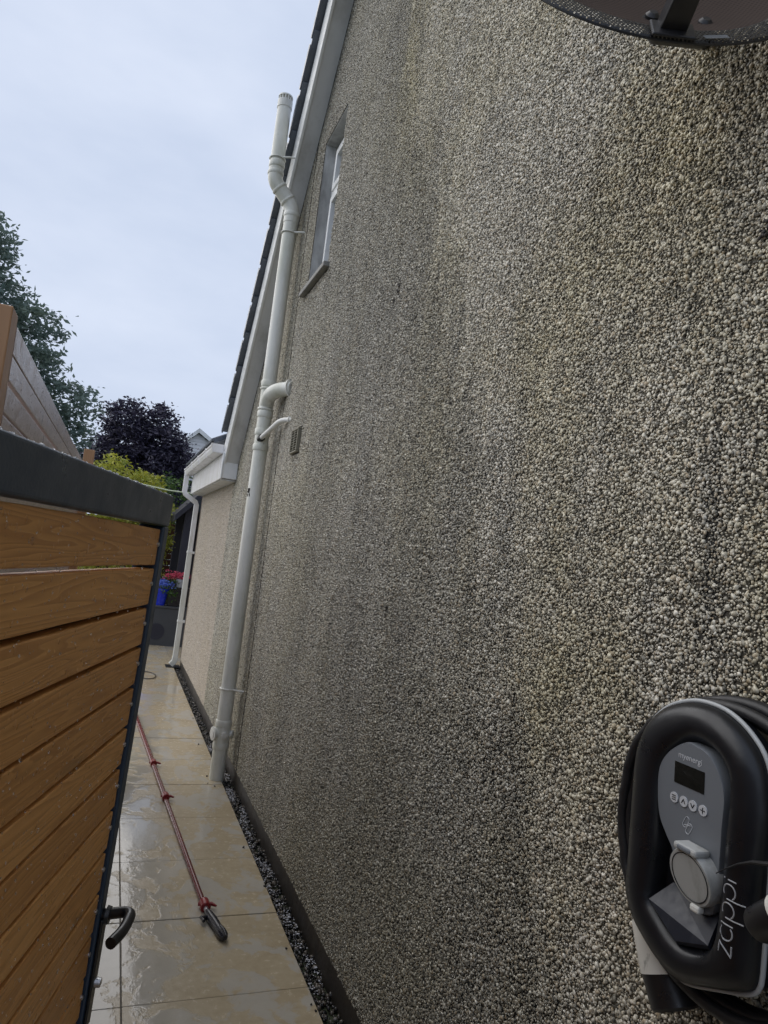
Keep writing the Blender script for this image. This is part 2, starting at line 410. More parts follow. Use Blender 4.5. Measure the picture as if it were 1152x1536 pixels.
# --- path: bedding + individual slabs
path = MB(); path.box(-.30, .968, -1.6, 11.8, -.069, -.006); path = tag(path.build('path', M_grout), kind='structure')
joints_y = [-1.45, -.85, -.245, .36, .965, 1.567, 2.171, 2.774, 3.363, 3.969, 4.57, 5.187, 5.773, 6.38, 6.98, 7.59, 8.19, 8.8, 9.4, 10.0, 10.6, 11.2, 11.79]
for i in range(len(joints_y)-1):
    for j, (xa, xb) in enumerate(((-.29, .251), (.2545, .966))):
        b_ = MB(); h = R_.uniform(-.0012, .0012)
        b_.box(xa+.0018, xb-.0005, joints_y[i]+.0022, joints_y[i+1]-.0022, -.005, h)
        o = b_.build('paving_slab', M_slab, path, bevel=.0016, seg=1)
# --- wider patio beyond the extension
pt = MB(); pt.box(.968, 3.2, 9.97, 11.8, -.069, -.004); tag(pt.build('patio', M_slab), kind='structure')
# --- gravel strip
ns = 5200
gy = .3+9.6*rng.random(ns)**1.25; gx = rng.uniform(.972, 1.05, ns); gz = rng.uniform(-.045, -.012, ns)
# stones spill a little at the edges
V, F, idx = rocks(np.c_[gx, gy, gz], rng.uniform(.0055, .0145, ns), ICO1, .10)
gr = npmesh('gravel', V, F, M_grav); pattr(gr, 'tint', rng.random(ns)[idx]); tag(gr, kind='stuff')
gr['label'] = 'wet dark pebbles in the narrow strip between paving and house wall'; gr['category'] = 'gravel'
gb = MB(); gb.box(.9685, 1.06, -1.6, 9.96, -.069, -.034); tag(gb.build('gravel_bed', M_soil), kind='structure')
ss = np.array([(.955, 2.62), (.948, 2.66), (.90, 5.14), (.985, 5.10), (.872, 5.36), (.94, 3.05), (.93, 4.1), (.958, 3.62), (.90, 6.2), (.945, 7.1), (.86, 5.2), (.962, 2.2)])
V, F, idx = rocks(np.c_[ss, np.full(len(ss), .004)], rng.uniform(.005, .010, len(ss)), ICO1, .12, (1, 1, .8))
st_ = npmesh('stray_grit', V, F, M_mud); tag(st_, 'bits of dark grit scattered on the paving edge by the gravel', 'grit', kind='stuff')
# --- foam left by the wash, lying in the gravel
cl = rng.uniform(0, 1, 46); fc = np.c_[rng.uniform(.98, 1.035, 46), 2.2+4.0*cl, np.zeros(46)]
fn = 1100; pick = rng.integers(0, 46, fn)
fp = fc[pick]+rng.normal(0, 1, (fn, 3))*np.array([.011, .030, .0]); fp[:, 2] = rng.uniform(-.022, .001, fn)
fp = fp[(fp[:, 0] > .969) & (fp[:, 0] < 1.046)]
V, F, idx = rocks(fp, rng.uniform(.002, .0065, len(fp)), ICO1, .04, (1, 1, .5))
fo = npmesh('foam', V, F, M_foam); tag(fo, 'white washing foam caught among the wet gravel', 'foam', kind='stuff')

# ================================================================== HOUSE
house = thing('house', 'pebble-dashed house with grey slate verge and a small gable window', 'house', (1.04, 3, 0))
house_parts = []
def hp(o):
    house_parts.append(o); return o
WX = 1.04
SY, SZ, SK = 4.55, 5.61, 1.2586                                     # a point of the verge line, its fall per metre
def verge(y): return SZ-SK*(y-SY)
RIDGE = 2.6
def vtop(y): return verge(y) if y >= RIDGE else verge(RIDGE)-SK*(RIDGE-y)
wy0, wy1, wz0, wz1 = 4.32, 4.855, 3.61, 4.745
def wall_poly(y0, y1, zlo, zhi=None):
    ys = [y0]+([RIDGE] if y0 < RIDGE < y1 else [])+[y1]
    if zhi is not None: return [(WX, y0, zlo), (WX, y1, zlo), (WX, y1, zhi), (WX, y0, zhi)]
    return [(WX, y0, zlo), (WX, y1, zlo)]+[(WX, y, max(vtop(y), 2.45)+.02) for y in ys[::-1]]
wm = MB()
for pl in (wall_poly(-1.8, wy0, .115), wall_poly(wy0, wy1, .115, wz0), wall_poly(wy0, wy1, wz1), wall_poly(wy1, 7.15, .115)):
    wm.prism(pl, (.28, 0, 0))
wall = hp(wm.build('gable_wall', M_mort))
ext = MB(); ext.box(WX, WX+.28, 7.15, 9.95, .115, 2.5); ext.box(WX+.28, 5, 9.67, 9.95, .115, 2.5)
extw = hp(ext.build('extension_wall', M_mort)); extw['label'] = 'pinker, lighter pebble-dash of the extension'
pl = MB(); pl.box(1.05, 1.30, -1.8, 9.94, -.06, .115); hp(pl.build('plinth', M_plinth, bevel=.006))
rv = MB()
rv.box(1.042, 1.20, wy1-.004, wy1+.02, wz0-.02, wz1+.02); rv.box(1.042, 1.20, wy0-.02, wy0+.004, wz0-.02, wz1+.02)
rv.box(1.0425, 1.20, wy0+.004, wy1-.004, wz1-.006, wz1+.02); rv.box(1.0425, 1.20, wy0+.004, wy1-.004, wz0-.02, wz0+.004)
hp(rv.build('window_reveal', M_reveal))

# --- pebble dash: two dense tiles of real stones repeated over whole cells, plus stones one by one round the edges
TS = .4
def dash_points(ts):
    n = 72; s = ts/n; mrow = 2*round(ts/(s*.866)/2); pts = []
    for i in range(n):
        for j in range(mrow):
            pts.append(((i+.5*(j % 2)+.25)*s, (j+.5)*ts/mrow))
    p = np.array(pts)+rng.normal(0, .0017, (len(pts), 2)); p = np.mod(p, ts)-ts/2
    sz = np.clip(rng.lognormal(math.log(.0030), .38, len(p)), .0022, .0068)
    keep = rng.random(len(p)) > .11
    return p[keep], sz[keep]
def inside(y, z):
    ok = (z > .112) & (y > -.6)
    main = (y < 7.15) & (z < SZ-SK*(y-SY)-.0) & ~((y > wy0-.002) & (y < wy1+.002) & (z > wz0-.03) & (z < wz1+.002))
    exx = (y >= 7.15) & (y < 9.95) & (z < 2.46)
    vis = ~((y > 4.44) & (y < 4.66) & (z > 2.38) & (z < 2.57))
    return ok & (main | exx) & vis
cells = ([], []); borders = []
yc = np.arange(-.6+TS/2, 9.95, TS); zc = np.arange(.112+TS/2, 6.3, TS)
tt = np.linspace(-.5, .5, 9)
for y in yc:
    for z in zc:
        gy_, gz_ = np.meshgrid(y+tt*TS, z+tt*TS); ins = inside(gy_, gz_)
        if ins.all(): cells[int(rng.integers(0, 2))].append((y, z))
        elif ins.any(): borders.append((y, z))
def dash_group():
    ng = bpy.data.node_groups.new('dash_repeat', 'GeometryNodeTree')
    ng.interface.new_socket('Geometry', in_out='INPUT', socket_type='NodeSocketGeometry'); ng.interface.new_socket('Geometry', in_out='OUTPUT', socket_type='NodeSocketGeometry')
    gi = ng.nodes.new('NodeGroupInput'); go = ng.nodes.new('NodeGroupOutput')
    na = ng.nodes.new('GeometryNodeInputNamedAttribute'); na.data_type = 'FLOAT'; na.inputs[0].default_value = 'cell'
    cp = ng.nodes.new('FunctionNodeCompare'); cp.data_type = 'FLOAT'; cp.operation = 'GREATER_THAN'; cp.inputs[1].default_value = .5
    ng.links.new(na.outputs[0], cp.inputs[0])
    sg = ng.nodes.new('GeometryNodeSeparateGeometry'); sg.domain = 'POINT'
    ng.links.new(gi.outputs[0], sg.inputs[0]); ng.links.new(cp.outputs[0], sg.inputs['Selection'])
    rn = ng.nodes.new('GeometryNodeInputNamedAttribute'); rn.data_type = 'FLOAT'; rn.inputs[0].default_value = 'turn'
    cx = ng.nodes.new('ShaderNodeCombineXYZ'); ng.links.new(rn.outputs[0], cx.inputs[0])
    mp_ = ng.nodes.new('GeometryNodeMeshToPoints'); ng.links.new(sg.outputs[0], mp_.inputs[0])
    ip = ng.nodes.new('GeometryNodeInstanceOnPoints')
    ng.links.new(mp_.outputs[0], ip.inputs['Points']); ng.links.new(sg.outputs[1], ip.inputs['Instance']); ng.links.new(cx.outputs[0], ip.inputs['Rotation'])
    ng.links.new(ip.outputs[0], go.inputs[0])
    return ng
DG = dash_group()
tiles = []
for k in range(2):
    p, sz = dash_points(TS); tiles.append((p, sz))
    V, F, idx = rocks(np.c_[WX-.0008-sz*.40, p[:, 0], p[:, 1]]-np.array([WX, 0, 0]), sz*1.04, ICO1, .19, (.75, 1, 1))
    tint = rng.random(len(p))[idx]
    cc = np.array([(WX, y, z) for y, z in cells[k]])
    allV = np.r_[V, cc]
    o = npmesh('pebble_dash', allV, F, M_peb)
    pattr(o, 'tint', np.r_[tint, np.zeros(len(cc))]); pattr(o, 'cell', np.r_[np.zeros(len(V)), np.ones(len(cc))])
    pattr(o, 'turn', np.r_[np.zeros(len(V)), rng.integers(0, 4, len(cc))*math.pi/2])
    md = o.modifiers.new('dash', 'NODES'); md.node_group = DG
    o['kind'] = 'stuff'; hp(o)
bp, bs = [], []
for i, (y, z) in enumerate(borders):
    p, sz = tiles[i % 2]; q = p+np.array([y, z]); m = inside(q[:, 0], q[:, 1])
    bp.append(q[m]); bs.append(sz[m])
bp = np.concatenate(bp); bs = np.concatenate(bs)
V, F, idx = rocks(np.c_[WX-.0008-bs*.40, bp[:, 0], bp[:, 1]], bs*1.04, ICO1, .19, (.75, 1, 1))
o = npmesh('pebble_dash', V, F, M_peb); pattr(o, 'tint', rng.random(len(bp))[idx]); o['kind'] = 'stuff'; hp(o)
# the vertical joint bead beside the soil pipe
jb = MB(); jb.box(1.0315, 1.0395, 5.110, 5.119, .12, 4.86); hp(jb.build('movement_joint', M_mort, bevel=.004))

for (y, z, r) in ((2.572, 1.555, .012), (2.89, 2.985, .017), (2.93, 2.93, .010), (.93, 2.42, .012), (2.58, 1.53, .009)):
    n_l = 9; V, F, idx = rocks(np.c_[np.full(n_l, 1.030), y+rng.normal(0, r*.45, n_l), z+rng.normal(0, r*.8, n_l)], np.full(n_l, r*.42), ICO1, .2, (.7, 1, 1))
    q = npmesh('moss_spot', V, F, M_mud); q['kind'] = 'stuff'; hp(q)
# --- verge: soffit, barge board, slates
sdir = Vector((0, .622, -.783)); nrm = Vector((0, .783, .622)); P0 = Vector((0, SY, SZ))
def vp(x, along, perp): return tuple(Vector((x, 0, 0))+P0+sdir*along+nrm*perp)
AL0, AL1 = -3.1, 3.93
BX = .887
s_ = MB(); s_.prism([vp(BX+.021, AL0, 0), vp(1.032, AL0, 0), vp(1.032, AL1, 0), vp(BX+.021, AL1, 0)], nrm*.012); hp(s_.build('soffit', M_soffit))
s_ = MB(); s_.prism([vp(BX, AL0, -.012), vp(BX+.02, AL0, -.012), vp(BX+.02, AL0, .205), vp(BX, AL0, .205)], sdir*(AL1-AL0)); hp(s_.build('barge_board', M_upvc, bevel=.003))
G = .3437
k0 = .277-3*G-.0
for k in range(-6, 11):
    lo = .277+G*k                                                   # lower end of the slate
    t = MB(); th = .026; tilt = .030
    a0, a1 = lo-.40, lo
    def pp(x, al, pe): return vp(x, al, pe)
    t.prism([pp(.842, a0, .208), pp(.842, a1, .208+tilt), pp(.842, a1, .208+tilt+th), pp(.842, a0, .208+th)], (.42, 0, 0))
    hp(t.build('roof_slate', M_slate, bevel=.003, seg=1))
    # clip-on verge cap hanging over the barge board
    c = MB(); c.prism([pp(.833, a0+.10, .198), pp(.833, a1+.006, .198+tilt*.8), pp(.833, a1+.006, .208+tilt+th+.008), pp(.833, a0+.10, .218+th+.012)], (.012, 0, 0))
    hp(c.build('verge_cap', M_slate, bevel=.002, seg=1))
rf = MB()
def rp_(x, al, pe): return vp(x, al, pe)
rf.prism([rp_(1.262, -3.13, .20), rp_(1.262, AL1-.0, .20), rp_(7, AL1-.0, .20), rp_(7, -3.13, .20)], nrm*.05)
rf.prism([(.86, RIDGE, verge(RIDGE)+.33), (.86, -1.9, verge(RIDGE)-SK*(RIDGE+1.9)+.33), (7, -1.9, verge(RIDGE)-SK*(RIDGE+1.9)+.33), (7, RIDGE, verge(RIDGE)+.33)], (0, 0, .06))
hp(rf.build('roof', M_slate))
# --- eaves box end, extension fascia, soffit and lean-to roof
ed = MB(); ed.prism([(.885, 6.985, 2.385), (1.032, 6.985, 2.385), (1.032, 6.985, 2.545), (.885, 6.985, 2.600)], (0, .03, 0)); hp(ed.build('box_end', M_upvc, bevel=.003))
ed = MB(); ed.box(.872, .884, 6.972, 7.0, 2.378, 2.64); hp(ed.build('corner_trim', M_upvc, bevel=.003))
f_ = MB(); f_.box(.872, .890, 7.001, 9.94, 2.372, 2.655); hp(f_.build('fascia', M_fascia, bevel=.004))
f_ = MB(); f_.box(.892, 1.034, 7.02, 9.93, 2.366, 2.378); hp(f_.build('eaves_soffit', M_soffit))
f_ = MB(); f_.box(.876, 1.034, 9.931, 9.95, 2.372, 2.66); hp(f_.build('box_end', M_upvc))
er = MB()
er.prism([(.80, 7.25, 2.755), (3.6, 7.25, 4.25), (3.6, 7.25, 4.31), (.80, 7.25, 2.805)], (0, 2.85, 0)); hp(er.build('extension_roof', M_slate, bevel=.004))
for k in range(9):
    y = 7.26+k*.315
    t = MB(); t.prism([(.772, y, 2.738), (1.16, y, 2.945), (1.16, y, 2.975), (.772, y, 2.766)], (0, .308, 0)); t = t
    t.v = [(a, b2, c2+.032) for a, b2, c2 in t.v]
    hp(t.build('roof_slate', M_slate, bevel=.003, seg=1))
# --- small gable window
win = MB(); win.box(1.19, 1.196, wy0+.02, wy1-.02, wz0+.02, wz1-.02); win = hp(win.build('window', M_glass)); win['label'] = 'narrow white two-pane gable window'
def child(o, par): o.parent = par; return o
fr = MB()
fr.box(1.122, 1.188, wy1-.068, wy1-.0045, wz0+.005, wz1-.007); fr.box(1.122, 1.188, wy0+.0045, wy0+.068, wz0+.005, wz1-.007)
fr.box(1.122, 1.188, wy0+.069, wy1-.069, wz1-.068, wz1-.007); fr.box(1.122, 1.188, wy0+.069, wy1-.069, wz0+.005, wz0+.07)
fr.build('frame', M_upvc, win, bevel=.006)
sa = MB()
for za, zb in ((wz0+.071, 4.315), (4.365, wz1-.069)):
    sa.box(1.105, 1.165, wy1-.105, wy1-.0695, za, zb); sa.box(1.105, 1.165, wy0+.0695, wy0+.105, za, zb)
    sa.box(1.105, 1.165, wy0+.1055, wy1-.1055, zb-.045, zb); sa.box(1.105, 1.165, wy0+.1055, wy1-.1055, za, za+.045)
sa.build('sash', M_upvc, win, bevel=.005)
tr = MB(); tr.box(1.115, 1.188, wy0+.0695, wy1-.0695, 4.3155, 4.3645); tr.build('transom', M_upvc, win, bevel=.004)
sil = MB(); sil.prism([(.995, wy0-.05, 3.588), (1.20, wy0-.05, 3.600), (1.20, wy0-.05, 3.650), (.995, wy0-.05, 3.622)], (0, wy1-wy0+.12, 0)); hp(sil.build('window_sill', M_stone, bevel=.006))
# --- air brick
av = MB(); av.box(1.014, 1.05, 4.455, 4.645, 2.392, 2.404); av.box(1.014, 1.05, 4.455, 4.645, 2.546, 2.558)
av.box(1.014, 1.05, 4.455, 4.469, 2.4045, 2.5455); av.box(1.014, 1.05, 4.631, 4.645, 2.4045, 2.5455); av.box(1.014, 1.05, 4.545, 4.555, 2.4045, 2.5455)
ven = hp(av.build('air_vent', simple('vent_plastic', (.20, .185, .135), .5, .1, 20), bevel=.002, seg=1))
bk = MB(); bk.box(1.033, 1.036, 4.4695, 4.6305, 2.405, 2.545); bk.build('vent_void', M_black, ven)
for k in range(8):
    sl_ = MB(); z = 2.4135+k*.0172
    sl_.prism([(1.016, 4.4695, z), (1.028, 4.4695, z+.006), (1.028, 4.4695, z+.0095), (1.016, 4.4695, z+.0035)], (0, .161, 0)); sl_.build('slat', ven.data.materials[0], ven)
for o in house_parts:
    if o.parent is None:
        o.parent = house; o.matrix_parent_inverse = Matrix.Translation(-house.location)

# ================================================================== SOIL PIPE
PX, PY = .935, 5.31
def bend(pts, r=.07, n=7):
    """polyline with rounded corners"""
    P = [Vector(p) for p in pts]; out = [P[0]]
    for a, b, c in zip(P, P[1:], P[2:]):
        d0 = (a-b).normalized(); d1 = (c-b).normalized(); rr = min(r, (a-b).length*.49, (c-b).length*.49)
        for i in range(n+1):
            t = i/n; out.append((b+d0*rr)*(1-t)**2+b*2*t*(1-t)+(b+d1*rr)*t*t)
    out.append(P[-1]); return out
sp_ = thing('soil_pipe', 'white vertical soil pipe with offset at the verge and vented top', 'pipe', (PX, PY, 0))
def local(mb, o): mb.v = [(x-o.location.x, y-o.location.y, z-o.location.z) for x, y, z in mb.v]; return mb
def part(mb, name, mat, par, **k): return local(mb, par).build(name, mat, par, **k)
UX = .768
t = MB(); t.tube([(PX, PY, -.02), (PX, PY, 4.36)], .0545, 28); part(t, 'lower_pipe', M_pipe, sp_, smooth=True)
t = MB(); t.tube(bend([(PX, PY, 4.30), (PX, PY, 4.43), (UX, PY, 4.60), (UX, PY, 4.70)], .075), .0575, 28); part(t, 'offset_bend', M_pipe, sp_, smooth=True)
t = MB(); t.tube([(UX, PY, 4.66), (UX, PY, 5.21)], .0545, 28); part(t, 'upper_pipe', M_pipe, sp_, smooth=True)
def collar(x, y, z, h=.05, r=.061, d=(0, 0, 1), mat=M_pipe):
    d = Vector(d).normalized(); c = Vector((x, y, z)); m = MB()
    m.tube([c-d*h/2, c-d*(h/2-.006), c+d*(h/2-.006), c+d*h/2], [r-.003, r, r, r-.003], 28); return part(m, 'collar', mat, sp_, smooth=True)
for z in (.41, .245, 2.50, 2.62, 2.76, 3.0): collar(PX, PY, z)
for z in (2.80, 2.96): collar(PX, PY, z, .016, .064)
collar(PX, PY, 4.365, .035, .063); collar(UX, PY, 4.66, .03, .063); collar(UX, PY, 4.73, .05, .0615)
dd = Vector((UX-PX, 0, .17)).normalized()
for f in (.28, .72): c = Vector((PX, PY, 4.43)).lerp(Vector((UX, PY, 4.60)), f); collar(c.x, c.y, c.z, .02, .064, dd)
# vent cowl: slotted ring and cap
cw = MB(); cw.tube([(UX, PY, 5.195), (UX, PY, 5.255)], .0585, 28); cw = part(cw, 'vent_cowl', M_pipew, sp_, smooth=True)
cp_ = MB(); cp_.tube([(UX, PY, 5.285), (UX, PY, 5.297), (UX, PY, 5.304)], [.0575, .055, .04], 28); part(cp_, 'cap', M_pipew, sp_, smooth=True)
for k in range(14):
    an = 2*math.pi*k/14; c = Vector((UX+.051*math.cos(an), PY+.051*math.sin(an), 5.255))
    r_ = MB(); r_.tube([c, c+Vector((0, 0, .031))], .0055, 6); part(r_, 'cowl_rib', M_pipew, sp_, smooth=True)
# brackets
def bracket(x, z, tx):
    m = MB(); m.tube([(x+.0605*math.cos(a), PY+.0605*math.sin(a), z) for a in np.linspace(0, 2*math.pi, 32, endpoint=False)], .0058, 8, close=True)
    m.tube([(x+.03, PY-.055, z), (x+.075, PY-.085, z), (tx, PY-.10, z)], .0072, 8); m.tube([(x+.03, PY+.055, z), (x+.065, PY+.06, z)], .006, 8)
    return part(m, 'bracket', M_pipew, sp_, smooth=True)
bracket(PX, .665, 1.038); bracket(PX, 4.215, 1.038); bracket(UX, 4.775, .89)
# access fitting with three boss caps
ac = MB(); ac.tube([(PX, PY, .24), (PX, PY, .42)], .0585, 28); part(ac, 'access_fitting', M_pipe, sp_, smooth=True)
for d, rr, ln in (((-1, -.25, 0), .050, .020), ((.10, -1, 0), .026, .018), ((.95, -.45, 0), .030, .020), ((.2, 1, 0), .026, .02)):
    d = Vector(d).normalized(); c = Vector((PX, PY, .335)); m = MB()
    m.tube([c+d*.045, c+d*(.058+ln*.4), c+d*(.058+ln*.45), c+d*(.058+ln), c+d*(.06+ln)], [rr*.85, rr*.85, rr, rr, rr*.8], 24)
    e = c+d*(.0605+ln); m.tube([e-d*.002, e+d*.003], rr*.62, 20); part(m, 'boss_cap', M_pipew, sp_, smooth=True)
# branches from the wall
br = MB(); br.tube(bend([(1.06, 4.985, 2.93), (.965, 5.118, 2.925), (.935, 5.235, 2.90), (PX, PY, 2.83)], .06), [.0535]*26 if False else .0535, 26); part(br, 'branch_bend', M_pipe, sp_, smooth=True)
d = Vector((.985-1.06, 5.09-4.985, -.01)).normalized(); c = Vector((1.045, 5.006, 2.928))
fl = MB(); fl.tube([c-d*.012, c, c+d*.006], [.072, .070, .056], 26); part(fl, 'wall_flange', M_pipew, sp_, smooth=True)
wp = MB(); wp.tube(bend([(1.06, 4.83, 2.672), (.985, 4.935, 2.668), (PX-.02, 5.275, 2.56)], .05), .0185, 16); part(wp, 'waste_pipe', M_pipew, sp_, smooth=True)
c = Vector((1.036, 4.864, 2.671)); d = Vector((.985-1.06, .105, 0)).normalized(); fl = MB(); fl.tube([c-d*.006, c+d*.004], [.026, .024], 18); part(fl, 'wall_flange', M_pipew, sp_, smooth=True)
bs_ = MB(); c = Vector((PX-.015, 5.26, 2.566)); d = Vector((.07, -.34, .108)).normalized(); bs_.tube([c-d*.02, c+d*.018], .027, 18); part(bs_, 'boss_seal', M_black, sp_, smooth=True)
mk = MB()
for k in range(9):
    a = rad(205+R_.uniform(-14, 14)); z = 2.145+R_.uniform(-.03, .03); c = Vector((PX+.0535*math.cos(a), PY+.0535*math.sin(a), z))
    mk.tube([c-Vector((0, 0, .008)), c+Vector((R_.uniform(-.004, .004), 0, R_.uniform(.006, .016)))], [R_.uniform(.004, .007), R_.uniform(.002, .005)], 6)
part(mk, 'scuff_mark', M_mud, sp_)

# ================================================================== GUTTER AND DOWNPIPE
gt = thing('rain_gutter', 'white eaves gutter with square downpipe at the far corner of the extension', 'gutter', (.80, 8.4, 2.6))
def gut_profile(y, x0=.752, x1=.868, z0=2.625, z1=2.712):
    return [(x0, y, z1), (x0, y, z1-.022), (x0+.008, y, z1-.022), (x0+.008, y, z1-.05), (x0+.022, y, z0), (x1, y, z0), (x1, y, z1)]
pr = gut_profile(7.03); g_ = MB(); g_.prism(pr, (0, 2.97, 0)); part(g_, 'gutter_trough', M_fascia, gt, bevel=.004)
for y in (7.02, 9.995):
    e = MB(); q = [(x+(.004 if x > .8 else -.004), y-.008, z+.004) for x, _, z in gut_profile(0)]; e.prism(q, (0, .02, 0)); part(e, 'stop_end', M_fascia, gt, bevel=.003)
for y in (7.5, 8.25, 9.0):
    e = MB(); q = [(x-(.006 if x < .8 else 0), y, z+(.006 if z > 2.68 else -.006)) for x, _, z in gut_profile(0)]; e.prism(q, (0, .045, 0)); part(e, 'gutter_clip', M_fascia, gt, bevel=.003)
def square_tube(pts, s=.032):
    rings = []
    P = [Vector(p) for p in pts]
    for i, p in enumerate(P):
        t = (P[min(i+1, len(P)-1)]-P[max(i-1, 0)]).normalized(); u = Vector((0, 1, 0)); q = t.cross(u).normalized()
        rings.append([p+u*s+q*s, p+u*s-q*s, p-u*s-q*s, p-u*s+q*s])
    m = MB(); m.loft(rings); return m
part(square_tube([(.79, 9.93, 2.66), (.79, 9.93, 2.395), (.803, 9.93, 2.362), (.958, 9.93, 2.268), (.972, 9.93, 2.235), (.972, 9.93, 1.55)]), 'downpipe', M_fascia, gt, bevel=.005)
part(square_tube([(.972, 9.93, 1.552), (.972, 9.93, .12)], .0345), 'downpipe', M_pipe, gt, bevel=.005)
part(square_tube([(.972, 9.93, .14), (.966, 9.93, .075), (.925, 9.93, .025)], .037), 'shoe', M_pipe, gt, bevel=.005)
for z in (1.57, .62): e = MB(); e.box(.932, 1.036, 9.89, 9.97, z-.016, z+.016); part(e, 'bracket', M_pipew, gt, bevel=.004)
dr = MB(); dr.box(.86, 1.05, 9.84, 10.06, -.003, .006); tag(dr.build('drain_grate', M_black, bevel=.002), 'black drain grate under the downpipe shoe', 'drain')

# ================================================================== EV CHARGER
CY0, CZ0 = .875, 1.35
ch = thing('wall_charger', 'black car charger with grey keypad panel mounted on the pebble-dash wall', 'charger', (WX, CY0, CZ0))
def cpos(a, b, X): return (X-WX, -a, b)                             # local: a to the right seen from the path
OUT = [(.008,.2155),(-.0267,.2104),(-.0697,.192),(-.1033,.1609),(-.1212,.1269),(-.1265,.0943),(-.127,.0671),(-.1255,-.0092),(-.1235,-.0854),(-.1225,-.1358),(-.1175,-.1531),(-.0991,-.1741),(-.0475,-.2053),(-.0068,-.2173),(.0207,-.2149),(.0743,-.1916),(.1196,-.1709),(.1352,-.1586),(.1412,-.1445),(.1424,-.1168),(.1425,-.0055),(.1425,.07),(.1395,.0998),(.132,.1404),(.119,.1663),(.1,.185),(.076,.201),(.045,.2125)]
INN = [(.0065,.1591),(-.0357,.1276),(-.0564,.0884),(-.0562,.0155),(-.0545,-.0555),(-.0565,-.1143),(-.0479,-.1285),(.0118,-.158),(.0722,-.134),(.0845,-.0614),(.0855,.035),(.0891,.0949),(.0794,.1309),(.0495,.1554)]
def catmull(pts, sub=12):
    n = len(pts); out = []
    for i in range(n):
        p0, p1, p2, p3 = [np.array(pts[(i+j-1) % n]) for j in range(4)]
        for t in np.arange(sub)/sub:
            out.append(.5*((2*p1)+(-p0+p2)*t+(2*p0-5*p1+4*p2-p3)*t*t+(-p0+3*p1-3*p2+p3)*t**3))
    return np.array(out)
def by_angle(pts, n=120, c=(.012, 0)):
    q = catmull(pts)-np.array(c); an = np.unwrap(np.arctan2(q[:, 1], q[:, 0])); 
    if an[-1] < an[0]: an = an[::-1]; q = q[::-1]
    rr = np.linalg.norm(q, axis=1); an2 = np.r_[an-2*math.pi, an, an+2*math.pi]; r2 = np.r_[rr, rr, rr]
    o = np.argsort(an2); th = np.linspace(0, 2*math.pi, n, endpoint=False)
    r = np.interp(th, an2[o], r2[o]); return np.c_[c[0]+r*np.cos(th), c[1]+r*np.sin(th)]
A_o = by_angle(OUT); A_i = by_angle(INN); CC = np.array((.012, 0))
def ring(A, s, X): return [cpos(*(CC+(p-CC)*s), X) for p in A]
def blend(f, X): return [cpos(*(A_i[k]*f+A_o[k]*(1-f)), X) for k in range(len(A_o))]
m = MB(); m.loft([ring(A_o, .86, 1.028), ring(A_o, .86, .962), ring(A_o, .985, .945), ring(A_o, .985, .918), blend(.06, .908), blend(.2, .8955), blend(.42, .8885), blend(.68, .887), blend(.88, .890), blend(.97, .896),
                 [cpos(*(CC+(p-CC)*.97), .905) for p in A_i], [cpos(*(CC+(p-CC)*.9), .926) for p in A_i]])
m.build('shell', M_gloss, ch, smooth=True)
tm = MB(); tm.tube([cpos(*(CC+(p-CC)*1.0), .9215) for p in A_o], .0038, 10, close=True); tm.build('edge_trim', M_trim, ch, smooth=True)
PAN = [(-.005,.1508),(-.041,.1262),(-.0610,.0942),(-.0625,.0495),(-.0557,.0151),(-.0402,-.008),(-.0227,-.0295),(-.012,-.06),(.012,-.092),(.045,-.098),(.0683,-.0763),(.0732,-.0026),(.0748,.0438),(.0771,.0906),(.0671,.1204),(.0455,.1442),(.0181,.1519)]
PAN = [(a*.97+.003, b*.985) for a, b in PAN]
def pX(b): return .8985-(b-.05)*.055                                # panel leans: lower end deeper in the recess
pa = catmull(PAN, 6)
m = MB(); m.loft([[cpos(a, b, .93) for a, b in pa], [cpos(a, b, pX(b)+.002) for a, b in pa], [cpos(a*.985+.0002, b*.985+.0008, pX(b)) for a, b in pa]])
panel = m.build('panel', M_panel, ch, smooth=True)
def on_panel(pts, lift, thick=.001): return [cpos(a, b, pX(b)-lift) for a, b in pts]
def plate(pts, name, mat, lift, par=panel):
    f = MB(); q = [Vector(cpos(a, b, pX(b)-lift)) for a, b in pts]; f.prism(q, (.0018, 0, 0)); return f.build(name, mat, par)
plate([(-.0212, .1140), (.0400, .1140), (.0400, .0805), (-.0212, .0805)], 'screen', M_screen, .0008)
def ribbon(strokes, wd, fn, name, mat, par):
    """strokes: polylines in (a,b); flat 1 mm raised lettering"""
    f = MB()
    for s_ in strokes:
        P = [np.array(p, float) for p in s_]; L, Rr_ = [], []
        if len(P) < 8: P = [P[i]+(P[i+1]-P[i])*t for i in range(len(P)-1) for t in np.arange(6)/6]+[P[-1]]
        for i, p in enumerate(P):
            t = P[min(i+1, len(P)-1)]-P[max(i-1, 0)]; t = t/np.linalg.norm(t); n_ = np.array((-t[1], t[0]))*wd/2
            L.append(p+n_); Rr_.append(p-n_)
        f.tube([fn(*p) for p in P], wd/2, 6)
    return f.build(name, mat, par, smooth=True)
fnp = lambda a, b: cpos(a, b, pX(b)-.0004)
